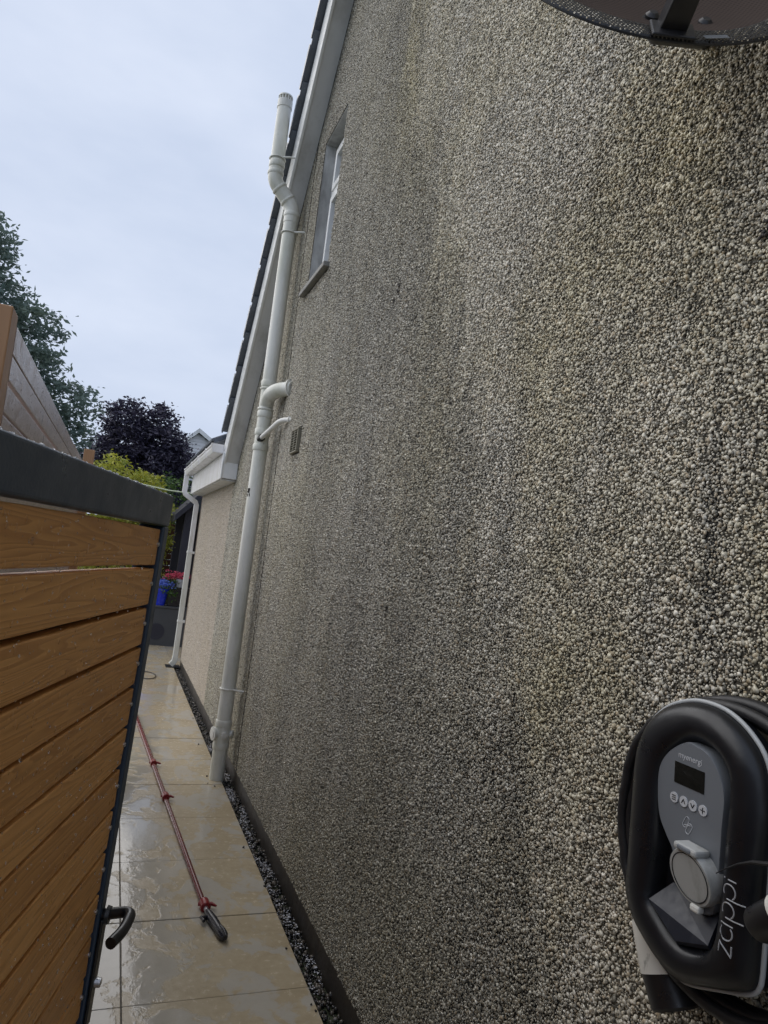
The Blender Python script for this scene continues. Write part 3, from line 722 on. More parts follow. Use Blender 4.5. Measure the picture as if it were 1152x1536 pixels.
for i, a in enumerate((-.0195, .0006, .0195, .0397)):
    b = .0562; th = np.linspace(0, 2*math.pi, 28, endpoint=False)
    bt = plate([(a+.0082*math.cos(t), b+.0082*math.sin(t)) for t in th], 'button', M_print, .0016)
    fb = lambda a_, b_: cpos(a_, b_, pX(b_)-.0016)
    st = ([[(a-.004, b+d_), (a+.004, b+d_)] for d_ in (.0033, 0, -.0033)], [[(a-.0036, b-.003), (a, b+.0035), (a+.0036, b-.003)]],
          [[(a-.0036, b+.003), (a, b-.0035), (a+.0036, b+.003)]], [[(a-.0045, b), (a+.0045, b)], [(a, b-.0045), (a, b+.0045)]])[i]
    ribbon(st, .0016, fb, 'button_symbol', M_char, bt) if False else ribbon(st, .0017, fb, 'button_symbol', M_char, panel)
# two-lobed emblem under the keys
def lobe(cx_, cy_, ang, l=.0135, r=.0042):
    pts = []
    for t in np.linspace(0, 2*math.pi, 25):
        x = (l/2)*np.sign(math.cos(t))*(abs(math.cos(t)) > .02)+r*math.cos(t); y = r*math.sin(t)
        pts.append((cx_+x*math.cos(ang)-y*math.sin(ang), cy_+x*math.sin(ang)+y*math.cos(ang)))
    return pts
ribbon([lobe(.0065, .0265, rad(62), .010), lobe(.0130, .0180, rad(62), .010), [(.003, .0212), (.0165, .0238)]], .0009, fnp, 'emblem', M_print, panel)
# small maker's wordmark
tx = bpy.data.curves.new('wordmark', 'FONT'); tx.body = 'myenergi'; tx.size = .0132; tx.align_x = 'CENTER'; tx.extrude = .0003
to = bpy.data.objects.new('wordmark', tx); COL.objects.link(to)
dg = bpy.context.evaluated_depsgraph_get(); me = bpy.data.meshes.new_from_object(to.evaluated_get(dg)); bpy.data.objects.remove(to)
for v in me.vertices:
    a, b, lift = v.co.x+.0095, v.co.y+.1222, v.co.z; v.co = cpos(a, b, pX(b)-.0002-max(lift, 0))
me.materials.append(M_print); wo_ = bpy.data.objects.new('wordmark', me); COL.objects.link(wo_); wo_.parent = panel
# round socket lid with hinge and pull tab
LC = (.037, -.0445)
def disc(r, X0, X1, name, mat, par, c=LC, taper=1., n=48, sq=0):
    pts = []
    for t in np.linspace(0, 2*math.pi, n, endpoint=False):
        pts.append((c[0]+r*math.cos(t), c[1]+r*math.sin(t)))
    f = MB(); f.loft([[cpos(a, b, X0+(b-c[1])*-.26) for a, b in pts], [cpos(a, b, X1+.003+(b-c[1])*-.26) for a, b in pts], [cpos(c[0]+(a-c[0])*.96, c[1]+(b-c[1])*.96, X1+(b-c[1])*-.26) for a, b in pts]])
    return f.build(name, mat, par, smooth=True)
lid = disc(  .0415, .918, .884, 'socket_lid', M_lid, ch)
lr = MB(); lr.tube([cpos(LC[0]+.0350*math.cos(t), LC[1]+.0350*math.sin(t), .8838-.0350*math.sin(t)*.26) for t in np.linspace(0, 2*math.pi, 48, endpoint=False)], .0009, 6, close=True); lr.build('lid_groove', M_char, lid, smooth=True)
hg = MB(); hg.box(*sorted((cpos(0, 0, .900)[0], cpos(0, 0, .869)[0])), -.0585, -.0135, -.0085, .003); hg.build('hinge', M_lid, lid, bevel=.004)
hg = MB(); hg.box(*sorted((cpos(0, 0, .880)[0], cpos(0, 0, .8675)[0])), -.049, -.022, -.006, .001); hg.build('hinge_pin', M_panel, lid, bevel=.002)
tb = MB(); tb.box(*sorted((cpos(0, 0, .904)[0], cpos(0, 0, .891)[0])), -.052, -.034, -.094, -.083); tb.build('pull_tab', M_pipew, lid, bevel=.003)
# sloping ledge in the bottom of the recess
sh = MB(); sh.loft([[cpos(-.050, -.118, .8925), cpos(-.030, -.084, .922), cpos(.066, -.084, .922), cpos(.071, -.128, .8945), cpos(.012, -.152, .8915)],
                    [cpos(-.050, -.126, .8985), cpos(-.030, -.090, .927), cpos(.066, -.090, .927), cpos(.071, -.135, .900), cpos(.012, -.158, .897)]]); sh.build('ledge', M_shelf, ch)
# vertical word on the right-hand shoulder: letters run upward, tops to the left
U = .0208
def zp(t, h): return (.1195-h*U-.004*0, -.1205+t*U)
def arcp(c, h, r, a0, a1, n=12): return [zp(c+r*math.cos(rad(a)), h+r*math.sin(rad(a))) for a in np.linspace(a0, a1, n)]
word = [[zp(0, 1), zp(.72, 1), zp(.02, 0), zp(.74, 0)],
        arcp(1.45, .5, .5, 55, 320, 16), [zp(1.98, 1), zp(1.98, 0)],
        [zp(2.42, .62), zp(2.42, -.62)], arcp(2.92, .5, .5, -140, 120, 16),
        [zp(3.66, .62), zp(3.66, -.62)], arcp(4.16, .5, .5, -140, 120, 16),
        [zp(4.95, .62), zp(4.95, 0)], [zp(4.95, .95), zp(4.95, 1.03)]]
word = [[(a-.0025, b) for a, b in s_] for s_ in word]
def shell_x(a, b):
    """front surface of the shell at (a, b)"""
    d = np.array((a, b))-CC; th = math.atan2(d[1], d[0]) % (2*math.pi); k = int(th/(2*math.pi)*120) % 120
    ro = np.linalg.norm(A_o[k]-CC); ri = np.linalg.norm(A_i[k]-CC); f = (ro-np.linalg.norm(d))/(ro-ri)
    return float(np.interp(f, [0, .06, .2, .42, .68, .88, .97], [.918, .908, .8955, .8885, .887, .890, .896]))
ribbon(word, .0023, lambda a, b: cpos(a, b, shell_x(a, b)-.0001), 'lettering', M_word, ch)
# back plate
bpz = MB(); bpz.box(-.013, -.0125+.012, -.11, .10, -.17, .17); bpz.build('back_plate', M_black, ch)

# --- tethered cable coiled round the case, with its two plugs
cab = thing('charging_cable', 'thick black cable coiled around the wall charger', 'cable', (WX, CY0, CZ0))
loops = []
for k in range(5):
    rr = .2345-.012*(k % 2)-R_.uniform(0, .006); X = .948+.0115*k; ph = R_.uniform(0, 6)
    loops.append([cpos(.031+R_.uniform(-.002, .002)+(rr+.004*math.sin(3*t+ph))*math.cos(t), -.0125+(rr+.003*math.sin(2*t+ph))*math.sin(t), X+.004*math.sin(2*t+ph*2)) for t in np.linspace(0, 2*math.pi, 90, endpoint=False)])
for l in loops: c_ = MB(); c_.tube(l, .0098, 12, close=True); c_.build('cable_loop', M_cable, cab, smooth=True)
tl = MB(); tl.tube([cpos(.06, -.235, .985), cpos(.062, -.30, .99), cpos(.055, -.42, 1.0), cpos(.05, -.70, 1.01)], .0095, 12); tl.build('cable_tail', M_cable, cab, smooth=True)
def plug(P, mats, name, label, X):
    (a0, b0), (a1, b1), (a2, b2), (a3, b3), r = P
    o = thing(name, label, 'plug', (WX, CY0, CZ0))
    h = MB(); h.tube([cpos(a0, b0, X+.01), cpos((a0+a1)/2, (b0+b1)/2, X), cpos(a1, b1, X), cpos(a2, b2, X)], [r*.7, r*.95, r*1.02, r*1.08], 28); h.build('handle', M_conn, o, smooth=True)
    e = Vector((a3-a2, b3-b2)).normalized()
    h = MB(); h.tube([cpos(a2, b2, X), cpos(a3-e.x*.004, b3-e.y*.004, X), cpos(a3, b3, X)], [r*1.04, r*1.02, r*.93], 28); h.build('nose', M_black, o, smooth=True)
    h = MB(); h.tube([cpos(a3-e.x*.001, b3-e.y*.001, X), cpos(a3+e.x*.001, b3+e.y*.001, X)], r*.78, 24); h.build('socket_face', M_char, o, smooth=True)
    return o
plug(((-.085, -.120), (-.112, -.198), (-.080, -.2585), (-.051, -.303), .0385), None, 'charging_plug', 'white charging plug with black nose hanging below the left side of the charger', .972)
p2 = plug(((.272, .050), (.240, .019), (.205, -.014), (.172, -.046), .0225), None, 'charging_plug', 'white charging plug with black nose held at the right edge of the charger', .868)
stp = MB(); stp.tube([cpos(a, b, X) for a, b, X in ((.083, -.018, .886), (.10, -.004, .884), (.122, .012, .882), (.148, .026, .880), (.18, .037, .875), (.215, .040, .87))], [.0008, .001, .0016, .003, .0035, .0035], 8); stp.build('tether', M_cable, p2, smooth=True)

# ================================================================== SATELLITE DISH
az, ti = rad(20), rad(27)
n_ = Vector((-math.sin(az)*math.cos(ti), -math.cos(az)*math.cos(ti), math.sin(ti)))
e1 = Vector((0, 0, 1)).cross(n_).normalized(); e2 = n_.cross(e1)
dish = thing('satellite_dish', 'round black perforated satellite dish fixed high on the wall', 'satellite dish')
mdish = Matrix((e1, e2, n_)).transposed().to_4x4(); mdish.translation = (.761, .9745, 2.864); dish.matrix_world = mdish
RD = .288
def circ(r, z, n=72): return [(r*math.cos(t), r*math.sin(t), z) for t in np.linspace(0, 2*math.pi, n, endpoint=False)]
b_ = MB(); b_.loft([circ(.240, .0), circ(.250, .005), circ(.286, .006), circ(RD, .004)], False, False); b_.build('rim', M_rim, dish, smooth=True, recalc=False)
b_ = MB(); b_.loft([circ(  .241-.241*f, -.042*(1-(1-f)**2)+.0) for f in (0, .08, .16, .25, .35, .46, .58, .7, .82, .93, .99)], False, True); b_.build('bowl', M_bowl, dish, smooth=True, recalc=False)
ed = MB(); ed.tube(circ(RD, .002), .0022, 6, close=True); ed.build('rim_bead', M_galv, dish, smooth=True)
lab = MB(); lab.prism([(.050, -.270, .0085), (.090, -.258, .0085), (.094, -.2665, .0085), (.053, -.279, .0085)], (0, 0, .0006)); lab.build('sticker', M_panel, dish)
for sx in (-.008, .085):
    bo = MB(); bo.tube([(sx, -.150, -.032), (sx, -.150, -.019), (sx, -.150, -.014)], [.0125, .0125, .007], 18); bo.tube([(sx, -.150, -.029), (sx, -.150, -.026)], .017, 18); bo.build('bolt', M_galv, dish, smooth=True)
ck = MB(); ck.box(-.036, .036, -.291, -.243, .0075, .0125); ck.build('arm_clamp', M_galv, dish, bevel=.003)
arm = MB(); arm.loft([[(-.022, -.272, .006), (.022, -.272, .006), (.022, -.238, .010), (-.022, -.238, .010)], [(-.018, -.292, .12), (.018, -.292, .12), (.018, -.262, .12), (-.018, -.262, .12)], [(-.014, -.30, .34), (.014, -.30, .34), (.014, -.276, .34), (-.014, -.276, .34)]]); arm.build('feed_arm', M_galv, dish, bevel=.003)
ln = MB(); ln.tube([(0, -.27, .345), (0, -.20, .33)], [.028, .022], 18); ln.tube([(0, -.21, .333), (0, -.175, .32)], [.03, .036], 18); ln.build('receiver_head', M_galv, dish, smooth=True)
mt = MB(); inv = mdish.inverted(); wp_ = inv @ Vector((1.034, 1.12, 2.93))
mt.tube([(0, -.02, -.045), tuple(Vector((0, -.02, -.10)).lerp(wp_, .3)), tuple(wp_)], .019, 14); mt.tube([(0, -.02, -.046), (0, -.02, -.07)], .05, 20); mt.build('mounting_pole', M_galv, dish, smooth=True)

# ================================================================== GATE
gd, gu, gn = Vector((.2884, .9575, 0)), Vector((.0226, -.0068, .9997)), Vector((.9572, -.2883, -.0236))
gate = thing('garden_gate', 'open gate of oiled horizontal boards in a dark steel frame', 'gate')
mg = Matrix((gd, gn, gu)).transposed().to_4x4(); mg.translation = (.0546, 1.4147, .04)   # local x along the gate, y towards the path, z up
# right-handed frame: flip y
mg = Matrix((gd, -gn, gu)).transposed().to_4x4(); mg.translation = (.0546, 1.4147, .04); gate.matrix_world = mg
GW = .93; TOP = 1.7685
fr = MB(); fr.box(-GW, 0, 0, .05, TOP-.0605, TOP); fr.build('top_rail', M_steel, gate, bevel=.005, seg=3)
fr = MB(); fr.box(-.034, 0, .0004, .0496, .0, TOP-.061); fr.build('stile', M_steel, gate, bevel=.004)
fr = MB(); fr.box(-GW, -GW+.05, .0004, .0496, 0, TOP-.061); fr.build('stile', M_steel, gate, bevel=.004)
fr = MB(); fr.box(-GW+.0505, -.0345, .0006, .0494, .0, .05); fr.build('bottom_rail', M_steel, gate, bevel=.004)
fr = MB(); fr.box(-.075, -.0345, .030, .036, .051, TOP-.062); fr.box(-GW+.0505, -GW+.09, .030, .036, .051, TOP-.062); fr.build('fixing_flange', M_steel, gate)
pitch = .0741
k = 0
while True:
    zt = 1.7005-pitch*k
    if zt < .13: break
    hgt = .0665+R_.uniform(-.0015, .001); x1 = -.037+R_.uniform(-.0025, .002); x0 = -GW+.053
    bm = MB(); nseg = 10; bow = R_.uniform(-.0022, .0022)+(.0030 if k == 0 else 0); cup = R_.uniform(-.001, .001); rings = []
    for i in range(nseg+1):
        f = i/nseg; x = x0+(x1-x0)*f; dz = bow*math.sin(f*math.pi)+R_.uniform(-.0003, .0003)
        rings.append([(x, .007+cup, zt-hgt+dz), (x, .029, zt-hgt+dz), (x, .029, zt+dz), (x, .007-cup, zt+dz)])
    bm.loft(rings); bm.build('board', M_board, gate, bevel=.0022)
    z = zt-hgt*.42
    s_ = MB(); s_.tube([(-.0435, .0075, z), (-.0435, .0045, z), (-.0435, .0032, z)], [.0042, .0042, .0022], 10); s_.build('screw', M_zinc, gate, smooth=True)
    k += 1
bk_ = MB(); bk_.box(-GW+.052, -.036, .0305, .0325, .06, 1.600); bk_.build('gap_shade_sheet', M_black, gate)  # added black sheet that keeps the gaps between boards dark
nd = 1500; dz_ = rng.uniform(.7, 1.70, nd); dx_ = -rng.uniform(.04, .80, nd)
V, F, idx = rocks(np.c_[dx_, np.full(nd, .0062), dz_], np.clip(rng.lognormal(math.log(.0012), .35, nd), .0006, .0028), ICO2, .0, (1, .7, 1.1))
dro = npmesh('water_drops', V, F, M_drop, gate); dro['kind'] = 'stuff'
nd = 500; dx_ = -rng.uniform(.005, .80, nd)
V, F, idx = rocks(np.c_[dx_, rng.uniform(.003, .047, nd), np.full(nd, TOP)], np.clip(rng.lognormal(math.log(.0018), .35, nd), .0008, .0035), ICO2, .0, (1, 1, .7))
dro = npmesh('water_drops', V, F, M_drop, gate); dro['kind'] = 'stuff'
lk = MB(); lk.box(-.031, -.0015, -.006, -.0002, .79, .985); lk.build('lock_plate', M_black, gate, bevel=.003)
hz = .988
lv = MB(); lv.tube(bend([(-.016, .0, hz), (-.016, -.052, hz+.012), (-.085, -.055, hz+.012), (-.126, -.046, hz+.012)], .024, 6), .0098, 16); lv.build('lever_handle', M_black, gate, smooth=True)
rs = MB(); rs.tube([(-.016, -.0062, hz), (-.016, -.013, hz)], [.0165, .015], 20); rs.build('handle_rose', M_black, gate, smooth=True)
cy = MB(); cy.tube([(-.014, -.0062, .868), (-.014, -.016, .868)], [.009, .008], 16); cy.build('lock_cylinder', M_zinc, gate, smooth=True)

# ================================================================== LEFT FENCE
FX = -.27
fn_ = thing('slatted_fence', 'weathered grey slatted fence rising behind the open gate', 'fence', (FX, 3.0, 0))
def fpart(mb, name, mat, **k): return part(mb, name, mat, fn_, **k)
k = 0
while True:
    zt = 2.156-k*.0672
    if zt < .12: break
    gap = (.003, .011, .006)[k % 3]
    m = MB(); m.box(FX-.020, FX, 1.735, 4.245, zt-.0672+gap, zt); m = fpart(m, 'board', M_fence, bevel=.0025); k += 1
    m.data.transform(Matrix.Translation((0, 0, 0)))
m = MB(); m.box(FX-.12, FX-.0005, 1.655, 1.733, -.06, 2.178); fpart(m, 'post', M_post, bevel=.003)
m = MB(); m.box(FX-.10, FX-.021, 4.17, 4.245, -.06, 2.15); fpart(m, 'post', M_post, bevel=.003)
f0 = thing('slatted_fence', 'plank fence run behind the open gate, its planks seen through the top gap, unseen height and near run added for shade', 'fence', (-.36, .9, 0))
for k in range(26):  # unseen upper rows and run behind the camera, added to shade the wall
    m = MB(); m.box(-.38, -.36, -2.4, 1.62 if k > 5 else 1.2, 2.10-(k+1)*.0795+.003, 2.10-k*.0795); part(m, 'board', M_fence, f0, bevel=.0025)
for y in (-2.4, -1.2, 0., 1.1): m = MB(); m.box(-.44, -.381, y, y+.06, -.06, 2.09); part(m, 'post', M_post, f0)
f2 = thing('slatted_fence', 'far fence run with a bright orange-brown end post above the gate corner', 'fence', (FX, 5.4, 0))
for k in range(26):
    zt = 2.20-k*.082
    m = MB(); m.box(FX-.045, FX-.025, 4.40, 5.70, zt-.078, zt); part(m, 'board', M_fence, f2, bevel=.002)
m = MB(); m.box(FX-.045, FX+.03, 5.71, 5.79, -.06, 2.325); part(m, 'post', M_post, f2, bevel=.003)

# ================================================================== WATER-FED POLE ON THE PATH
p0, p1, p2_ = Vector((.40, 7.2, .022)), Vector((.6295, 3.42, .021)), Vector((.682, 3.135, .022))
pole = thing('telescopic_pole', 'long red telescopic cleaning pole lying on the wet paving', 'pole', (.55, 4.9, 0))
def at(y): f = (y-p1.y)/(p0.y-p1.y); return p1.lerp(p0, f)
for ya, yb, r in ((3.42, 4.88, .0135), (4.88, 5.60, .0155), (5.60, 7.2, .0172)):
    m = MB(); m.tube([at(ya)+Vector((0, 0, r-.021)), at(yb)+Vector((0, 0, r-.021))], r, 20); part(m, 'pole_section', M_red, pole, smooth=True)
dp = (p1-p0).normalized()
for y in (3.43, 4.88, 5.60):
    c = at(y)+Vector((0, 0, .002)); m = MB(); m.tube([c-dp*.03, c-dp*.026, c+dp*.026, c+dp*.03], [.0205, .024, .024, .0205], 18)
    sd_ = Vector((dp.y, -dp.x, 0)); m.tube([c+sd_*.03-dp*.012, c-sd_*.034-dp*.004, c-sd_*.050+dp*.02], [.008, .009, .005], 10)
    part(m, 'clamp', M_redc, pole, smooth=True)
m = MB(); m.tube([p1+dp*.02, p1+dp*.07], .0115, 14); part(m, 'ferrule', M_zinc, pole, smooth=True)
q0 = p1+dp*.05; td = (p2_-q0).normalized()
m = MB(); m.tube([q0, q0+td*.03, q0+td*.09, q0+td*.15, q0+td*.19, p2_-td*.02, p2_], [.015, .020, .022, .019, .023, .021, .012], 16); m.v = [(x, y, max(z, .002)) for x, y, z in m.v]; part(m, 'angle_adapter', M_navy, pole, smooth=True)
sd_ = Vector((-td.y, td.x, 0))
m = MB(); m.tube([q0+td*.045-sd_*.01, q0+td*.055-sd_*.040], [.010, .012], 12); m.tube([q0+td*.055-sd_*.040-td*.018, q0+td*.055-sd_*.040+td*.020], .008, 10); part(m, 'wing_knob', M_navy, pole, smooth=True)
m = MB(); m.tube([q0+td*.17+Vector((0, 0, .018)), q0+td*.215+Vector((0, 0, .022)), q0+td*.25+Vector((0, 0, .012))], [.007, .009, .006], 10); part(m, 'jet', M_navy, pole, smooth=True)
# --- hose loop on the paving
hl = MB(); hl.tube([(.59+.105*math.cos(t), 9.18+.23*math.sin(t), .009) for t in np.linspace(0, 2*math.pi, 60, endpoint=False)], .006, 8, close=True)
tag(hl.build('hose_loop', M_hose, smooth=True), 'thin dark hose loop lying on the far paving', 'hose')

# ================================================================== FAR GARDEN
def leaf_cloud(lobes, n, size, name, mat, par, up=.3, shell=.45):
    """leaf quads spread through overlapping lobes (cx,cy,cz,rx,ry,rz)"""
    L = np.array(lobes, float); vol = (L[:, 3]*L[:, 4]*L[:, 5])**.67; pk = rng.choice(len(L), n, p=vol/vol.sum())
    # twigs: leaves gather in sprays
    ns_ = n//9; spk = pk[:ns_]; d = rng.normal(size=(ns_, 3)); d /= np.linalg.norm(d, axis=1)[:, None]; rr = (shell+(1-shell)*rng.random(ns_)**.55)*rng.normal(1, .09, ns_)
    sc_ = L[spk, :3]+d*rr[:, None]*L[spk, 3:6]
    which = rng.integers(0, ns_, n); c = sc_[which]+rng.normal(0, 1, (n, 3))*size*np.array([1.5, 1.5, .8])
    a = rng.normal(size=(n, 3)); a[:, 2] *= .6; a /= np.linalg.norm(a, axis=1)[:, None]
    nn = rng.normal(size=(n, 3)); nn[:, 2] += up*2; b = np.cross(nn, a); b /= np.linalg.norm(b, axis=1)[:, None]
    s = size*rng.uniform(.55, 1.25, n)[:, None]
    nv = np.cross(a, b)
    V = np.stack([c-a*s, c-b*s*.42+nv*s*.12, c+a*s, c+b*s*.42+nv*s*.12], 1).reshape(-1, 3)
    F = np.arange(n*4).reshape(n, 4)
    o = npmesh(name, V, F, mat, par, False); pattr(o, 'tint', np.repeat(np.clip(rng.random(ns_)[which]*.7+rng.random(n)*.3, 0, 1), 4)); return o
def tree(name, label, base, h, r, limbs, lobes, n, size, mat, cat='tree'):
    t = thing(name, label, cat, base); B = Vector(base)
    m = MB(); m.tube([(0, 0, -.1), (r*.2, 0, h*.3), (-r*.3, r*.2, h*.6), (0, 0, h)], [r*1.35, r, r*.7, r*.25], 12); m.build('trunk', M_trunk, t, smooth=True)
    m = MB()
    for (z0, e) in limbs:
        s = Vector((0, 0, z0)); e = Vector(e)-B; mid = s.lerp(e, .5)+Vector((0, 0, .12*(e-s).length)); m.tube([s, mid, e], [r*.5, r*.3, r*.08], 8)
    m.build('limbs', M_trunk, t, smooth=True)
    leaf_cloud([(x-B.x, y-B.y, z-B.z, a, b, c) for x, y, z, a, b, c in lobes], n, size, 'crown', mat, t)
    return t
gl = [(-7, 22.5, 8.2, 2.6, 2.6, 2.3), (-5.4, 22, 8.9, 1.5, 1.6, 1.35), (-4.6, 21.5, 9.1, .95, 1.2, .9), (-4.2, 22, 7.7, 1.25, 1.4, .85), (-3.0, 21.6, 7.25, .95, 1.0, .42), (-4.4, 22, 6.4, 1.7, 1.6, .8), (-3.0, 21.6, 6.1, 1.1, 1.2, .7),
      (-2.1, 21.8, 5.2, 1.15, 1.2, .72), (-3.4, 22, 4.6, 1.7, 1.5, .95), (-1.7, 21.8, 4.1, .95, 1.1, .7), (-2.4, 22, 3.3, 1.5, 1.4, .8), (-5.6, 22, 5.4, 2.1, 2, 1.6), (-5, 22, 3.2, 2.2, 2, 1.2), (-1.3, 22, 3.0, .9, 1.2, .8)]
tree('broadleaf_tree', 'tall grey-green tree filling the sky at far left', (-5.2, 22.2, -.1), 9.5, .26, [(2.5, (-2.2, 21.8, 4.6)), (3.2, (-2.6, 21.8, 6.0)), (4.6, (-3.0, 21.6, 7.2)), (5.6, (-4.4, 21.6, 8.9)), (4, (-7, 22.5, 7.8)), (2.6, (-2.2, 22, 3.4))], gl, 44000, .10, M_green)
pl_ = [(-.12, 17, 4.35, .50, .55, .46), (.0, 17, 3.75, .62, .7, .5), (.62, 17.1, 4.40, .34, .45, .42), (.72, 17, 3.9, .55, .6, .40), (1.12, 17, 3.55, .45, .5, .34), (.5, 17, 3.3, .85, .8, .55), (.1, 17, 2.8, .9, .8, .6), (.9, 17, 2.8, .7, .7, .6), (-.38, 17, 3.3, .48, .6, .5), (.6, 17, 2.2, .9, .8, .6)]
tree('purple_tree', 'dark purple-leaved tree beyond the yellow shrubs', (.35, 17.1, -.1), 4.2, .10, [(1.6, (.05, 17, 4.3)), (1.7, (.62, 17.1, 4.3)), (1.5, (1.05, 17, 3.5)), (1.4, (-.25, 17, 3.2))], pl_, 26000, .062, M_purple)
def shrub(label, base, lobes, n, size, mat, name='garden_shrub'):
    t = thing(name, label, 'shrub', base); B = Vector(base); m = MB()
    for k in range(5): m.tube([(0, 0, -.05), (R_.uniform(-.1, .1), R_.uniform(-.1, .1), .5), (lobes[k % len(lobes)][0]-B.x, lobes[k % len(lobes)][1]-B.y, lobes[k % len(lobes)][2]-B.z)], [.025, .018, .006], 7)
    m.build('stem', M_trunk, t, smooth=True)
    leaf_cloud([(x-B.x, y-B.y, z-B.z, a, b, c) for x, y, z, a, b, c in lobes], n, size, 'foliage', mat, t, .6, .5)
shrub('golden yellow shrub showing its left dome above the gate rail', (-.15, 12.8, -.05), [(-.2, 12.8, 2.74, .36, .4, .34), (-.05, 12.8, 2.2, .5, .5, .5), (-.2, 12.8, 1.5, .5, .5, .7)], 6500, .038, M_gold)
shrub('golden yellow shrub between the gate corner and the downpipe', (.62, 13.0, -.05), [(.36, 12.9, 2.60, .30, .4, .26), (.55, 13, 2.1, .36, .4, .42), (.70, 13, 1.75, .20, .3, .34), (.62, 13, 1.2, .2, .3, .4), (.45, 13, .9, .3, .4, .6)], 7500, .038, M_gold)
shrub('mid-green bush in shade beneath the purple tree', (1.0, 15.2, -.05), [(1.0, 15.2, 2.65, .45, .4, .40), (.85, 15.2, 2.0, .5, .5, .5), (1.0, 15.2, 1.1, .5, .5, .6)], 4200, .040, M_lime)
# --- low dark wall with pots
lw = thing('planter_wall', 'low dark grey rendered wall closing the end of the path', 'wall', (.6, 11.9, 0))
m = MB(); m.box(-.9, 1.45, 11.8, 12.1, -.06, .60); part(m, 'wall_body', M_grey, lw, bevel=.008)
m = MB(); m.box(-.92, 1.47, 11.785, 12.115, .6005, .635); part(m, 'coping', M_grey, lw, bevel=.006)
m = MB(); m.tube([(.80, 11.799, .22), (.80, 11.794, .22)], .13, 28); part(m, 'shadow_disc', M_shed, lw, smooth=True)  # round shadow on the wall, put in as a dark disc
def pot(x, y, z, r0, r1, h): 
    m = MB(); m.tube([(x, y, z), (x, y, z+h-.04), (x, y, z+h-.04), (x, y, z+h)], [r0, r1*.96, r1*1.06, r1*1.06], 20); return m
p_ = thing('plant_pot', 'cobalt blue glazed pot trailing green leaves on the dark wall', 'plant pot', (.80, 11.92, .636))
part(pot(.80, 11.92, .636, .085, .12, .27), 'pot', M_blue, p_, smooth=True)
leaf_cloud([(.16, -.06, .20, .10, .06, .12), (.05, -.08, .27, .10, .05, .06)], 160, .028, 'trailing_leaves', M_lime, p_)
leaf_cloud([(.02, -.02, .36, .13, .09, .07), (.10, -.05, .32, .1, .05, .05)], 480, .020, 'blue_flowers', M_bluef, p_)['kind'] = 'stuff'
p_ = thing('plant_pot', 'black trough of pink flowers beside the blue pot', 'plant pot', (1.02, 11.94, .636))
m = MB(); m.box(.925, 1.30, 11.85, 12.05, .637, .95); part(m, 'trough', M_black, p_, bevel=.008)
leaf_cloud([(-.10, -.03, .50, .10, .08, .07), (-.02, 0, .48, .08, .08, .05)], 260, .022, 'pink_flowers', M_pinkf, p_)
leaf_cloud([(-.06, -.02, .42, .12, .08, .06)], 160, .024, 'leaves', M_lime, p_)
p_ = thing('plant_pot', 'pale grey tub of pink flowers standing on the black trough', 'plant pot', (1.09, 11.92, .951))
part(pot(1.09, 11.92, .951, .06, .075, .13), 'tub', M_tub, p_, smooth=True)
leaf_cloud([(0, -.01, .18, .10, .08, .06)], 240, .020, 'pink_flowers', M_pinkf, p_)
# --- dark garden shelter behind the downpipe
sh_ = thing('garden_shelter', 'dark painted garden shelter behind the far downpipe', 'shelter', (1.6, 13, 0))
for x, y in ((1.10, 12.25), (2.6, 12.25), (1.10, 13.9), (2.6, 13.9)):
    m = MB(); m.box(x-.07, x+.11, y-.07, y+.07, -.06, 2.36); part(m, 'post', M_shed, sh_, bevel=.005)
m = MB(); m.prism([(.86, 12.0, 2.02), (1.9, 12.0, 3.2), (2.9, 12.0, 2.3), (2.9, 12.0, 2.40), (1.9, 12.0, 3.32), (.86, 12.0, 2.14)], (0, 2.1, 0)); part(m, 'roof', M_shed, sh_, bevel=.004)
m = MB(); m.box(1.22, 2.52, 13.86, 13.9, 0, 2.3); part(m, 'back_panel', M_shed, sh_)
f3 = thing('garden_fence', 'brown horizontal board fence glimpsed behind the golden shrub', 'fence', (.6, 14.4, 0))
for k in range(17):
    m = MB(); m.box(-2.0, 2.9, 14.4, 14.42, .02+k*.118, .02+k*.118+.108); part(m, 'board', M_brown, f3, bevel=.003)
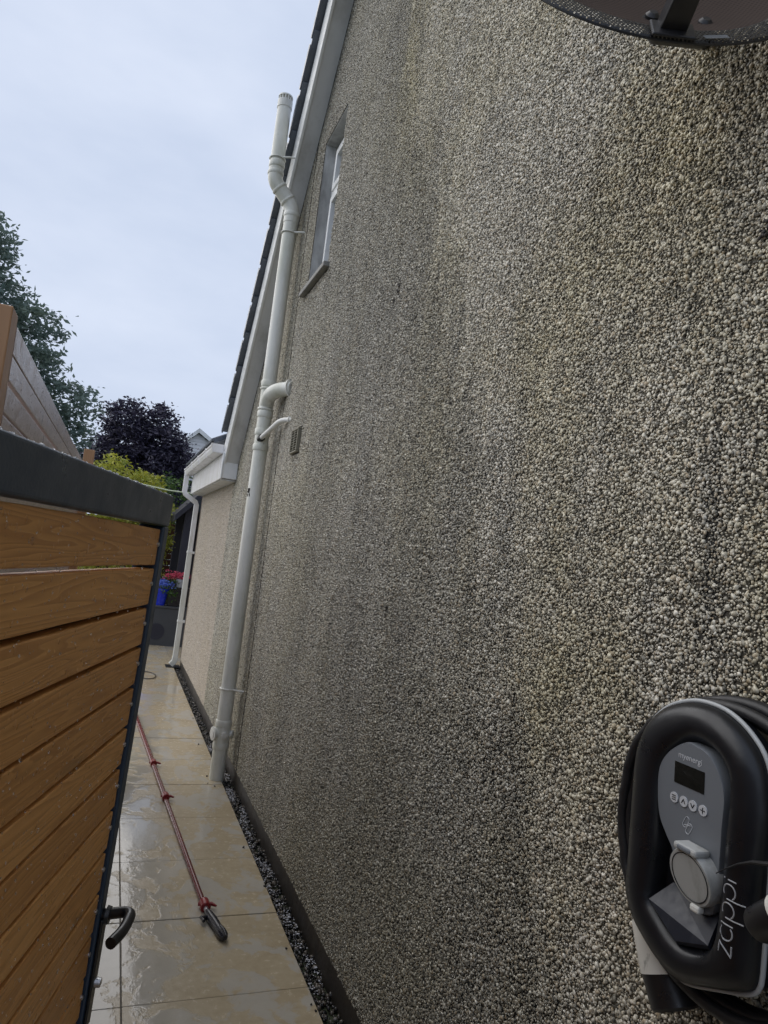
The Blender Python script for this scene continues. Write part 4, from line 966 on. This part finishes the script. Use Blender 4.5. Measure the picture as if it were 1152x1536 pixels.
for x in (-1.5, .1, 1.7): m = MB(); m.box(x-.05, x+.05, 14.421, 14.5, -.06, 2.05); part(m, 'post', M_brown, f3)
# --- washing line
wl = thing('washing_line', 'pale green washing line strung from the eaves across the garden', 'washing line', (.3, 11, 0))
m = MB(); m.tube([(.87, 9.94, 2.385), (.62, 10.4, 2.41), (.337, 11, 2.478), (-1.9, 15.4, 2.95)], .009, 8); part(m, 'line', M_line, wl, smooth=True)
m = MB(); m.tube([(-1.9, 15.4, -.05), (-1.9, 15.4, 3.0)], .025, 10); part(m, 'pole', M_line, wl, smooth=True)
# --- white gabled house beyond the trees
wh = thing('white_house', 'white boarded gable of a house far behind the purple tree', 'house', (3.3, 32, 0))
m = MB(); m.prism([(1.35, 30, -.06), (4.6, 30, -.06), (4.6, 30, 5.0), (2.62, 30, 6.25), (1.35, 30, 5.0)], (0, 5, 0)); part(m, 'wall', M_house, wh)
for k in range(42): 
    z = .3+k*.14; xa = 1.36 if z < 4.98 else 1.36+(z-4.98)*1.016; xb = 4.59 if z < 4.98 else 4.59-(z-4.98)*1.58
    if xb-xa > .3: m = MB(); m.prism([(xa, 29.975, z), (xa, 30.0, z+.135), (xa, 29.999, z)], (xb-xa, 0, 0)); part(m, 'weather_board', M_house, wh)
m = MB()
for (xa, za, xb, zb) in ((1.05, 4.75, 2.62, 6.30), (4.9, 4.86, 2.62, 6.30)):
    m.prism([(xa, 29.8, za), (xb, 29.8, zb), (xb, 29.8, zb+.16), (xa, 29.8, za+.16)], (0, 5.4, 0))
part(m, 'roof', simple('grey_tile', (.25, .26, .28), .6), wh)
m = MB(); m.prism([(1.03, 29.77, 4.72), (2.62, 29.77, 6.27), (2.62, 29.77, 6.44), (1.03, 29.77, 4.89)], (0, .03, 0)); m.prism([(4.92, 29.77, 4.83), (2.622, 29.77, 6.27), (2.622, 29.77, 6.44), (4.92, 29.77, 5.0)], (0, .03, 0)); part(m, 'barge_board', M_upvc, wh)
wn_ = MB(); wn_.box(2.3, 3.2, 29.94, 29.99, 2.6, 3.8); part(wn_, 'window', M_glass, wh)
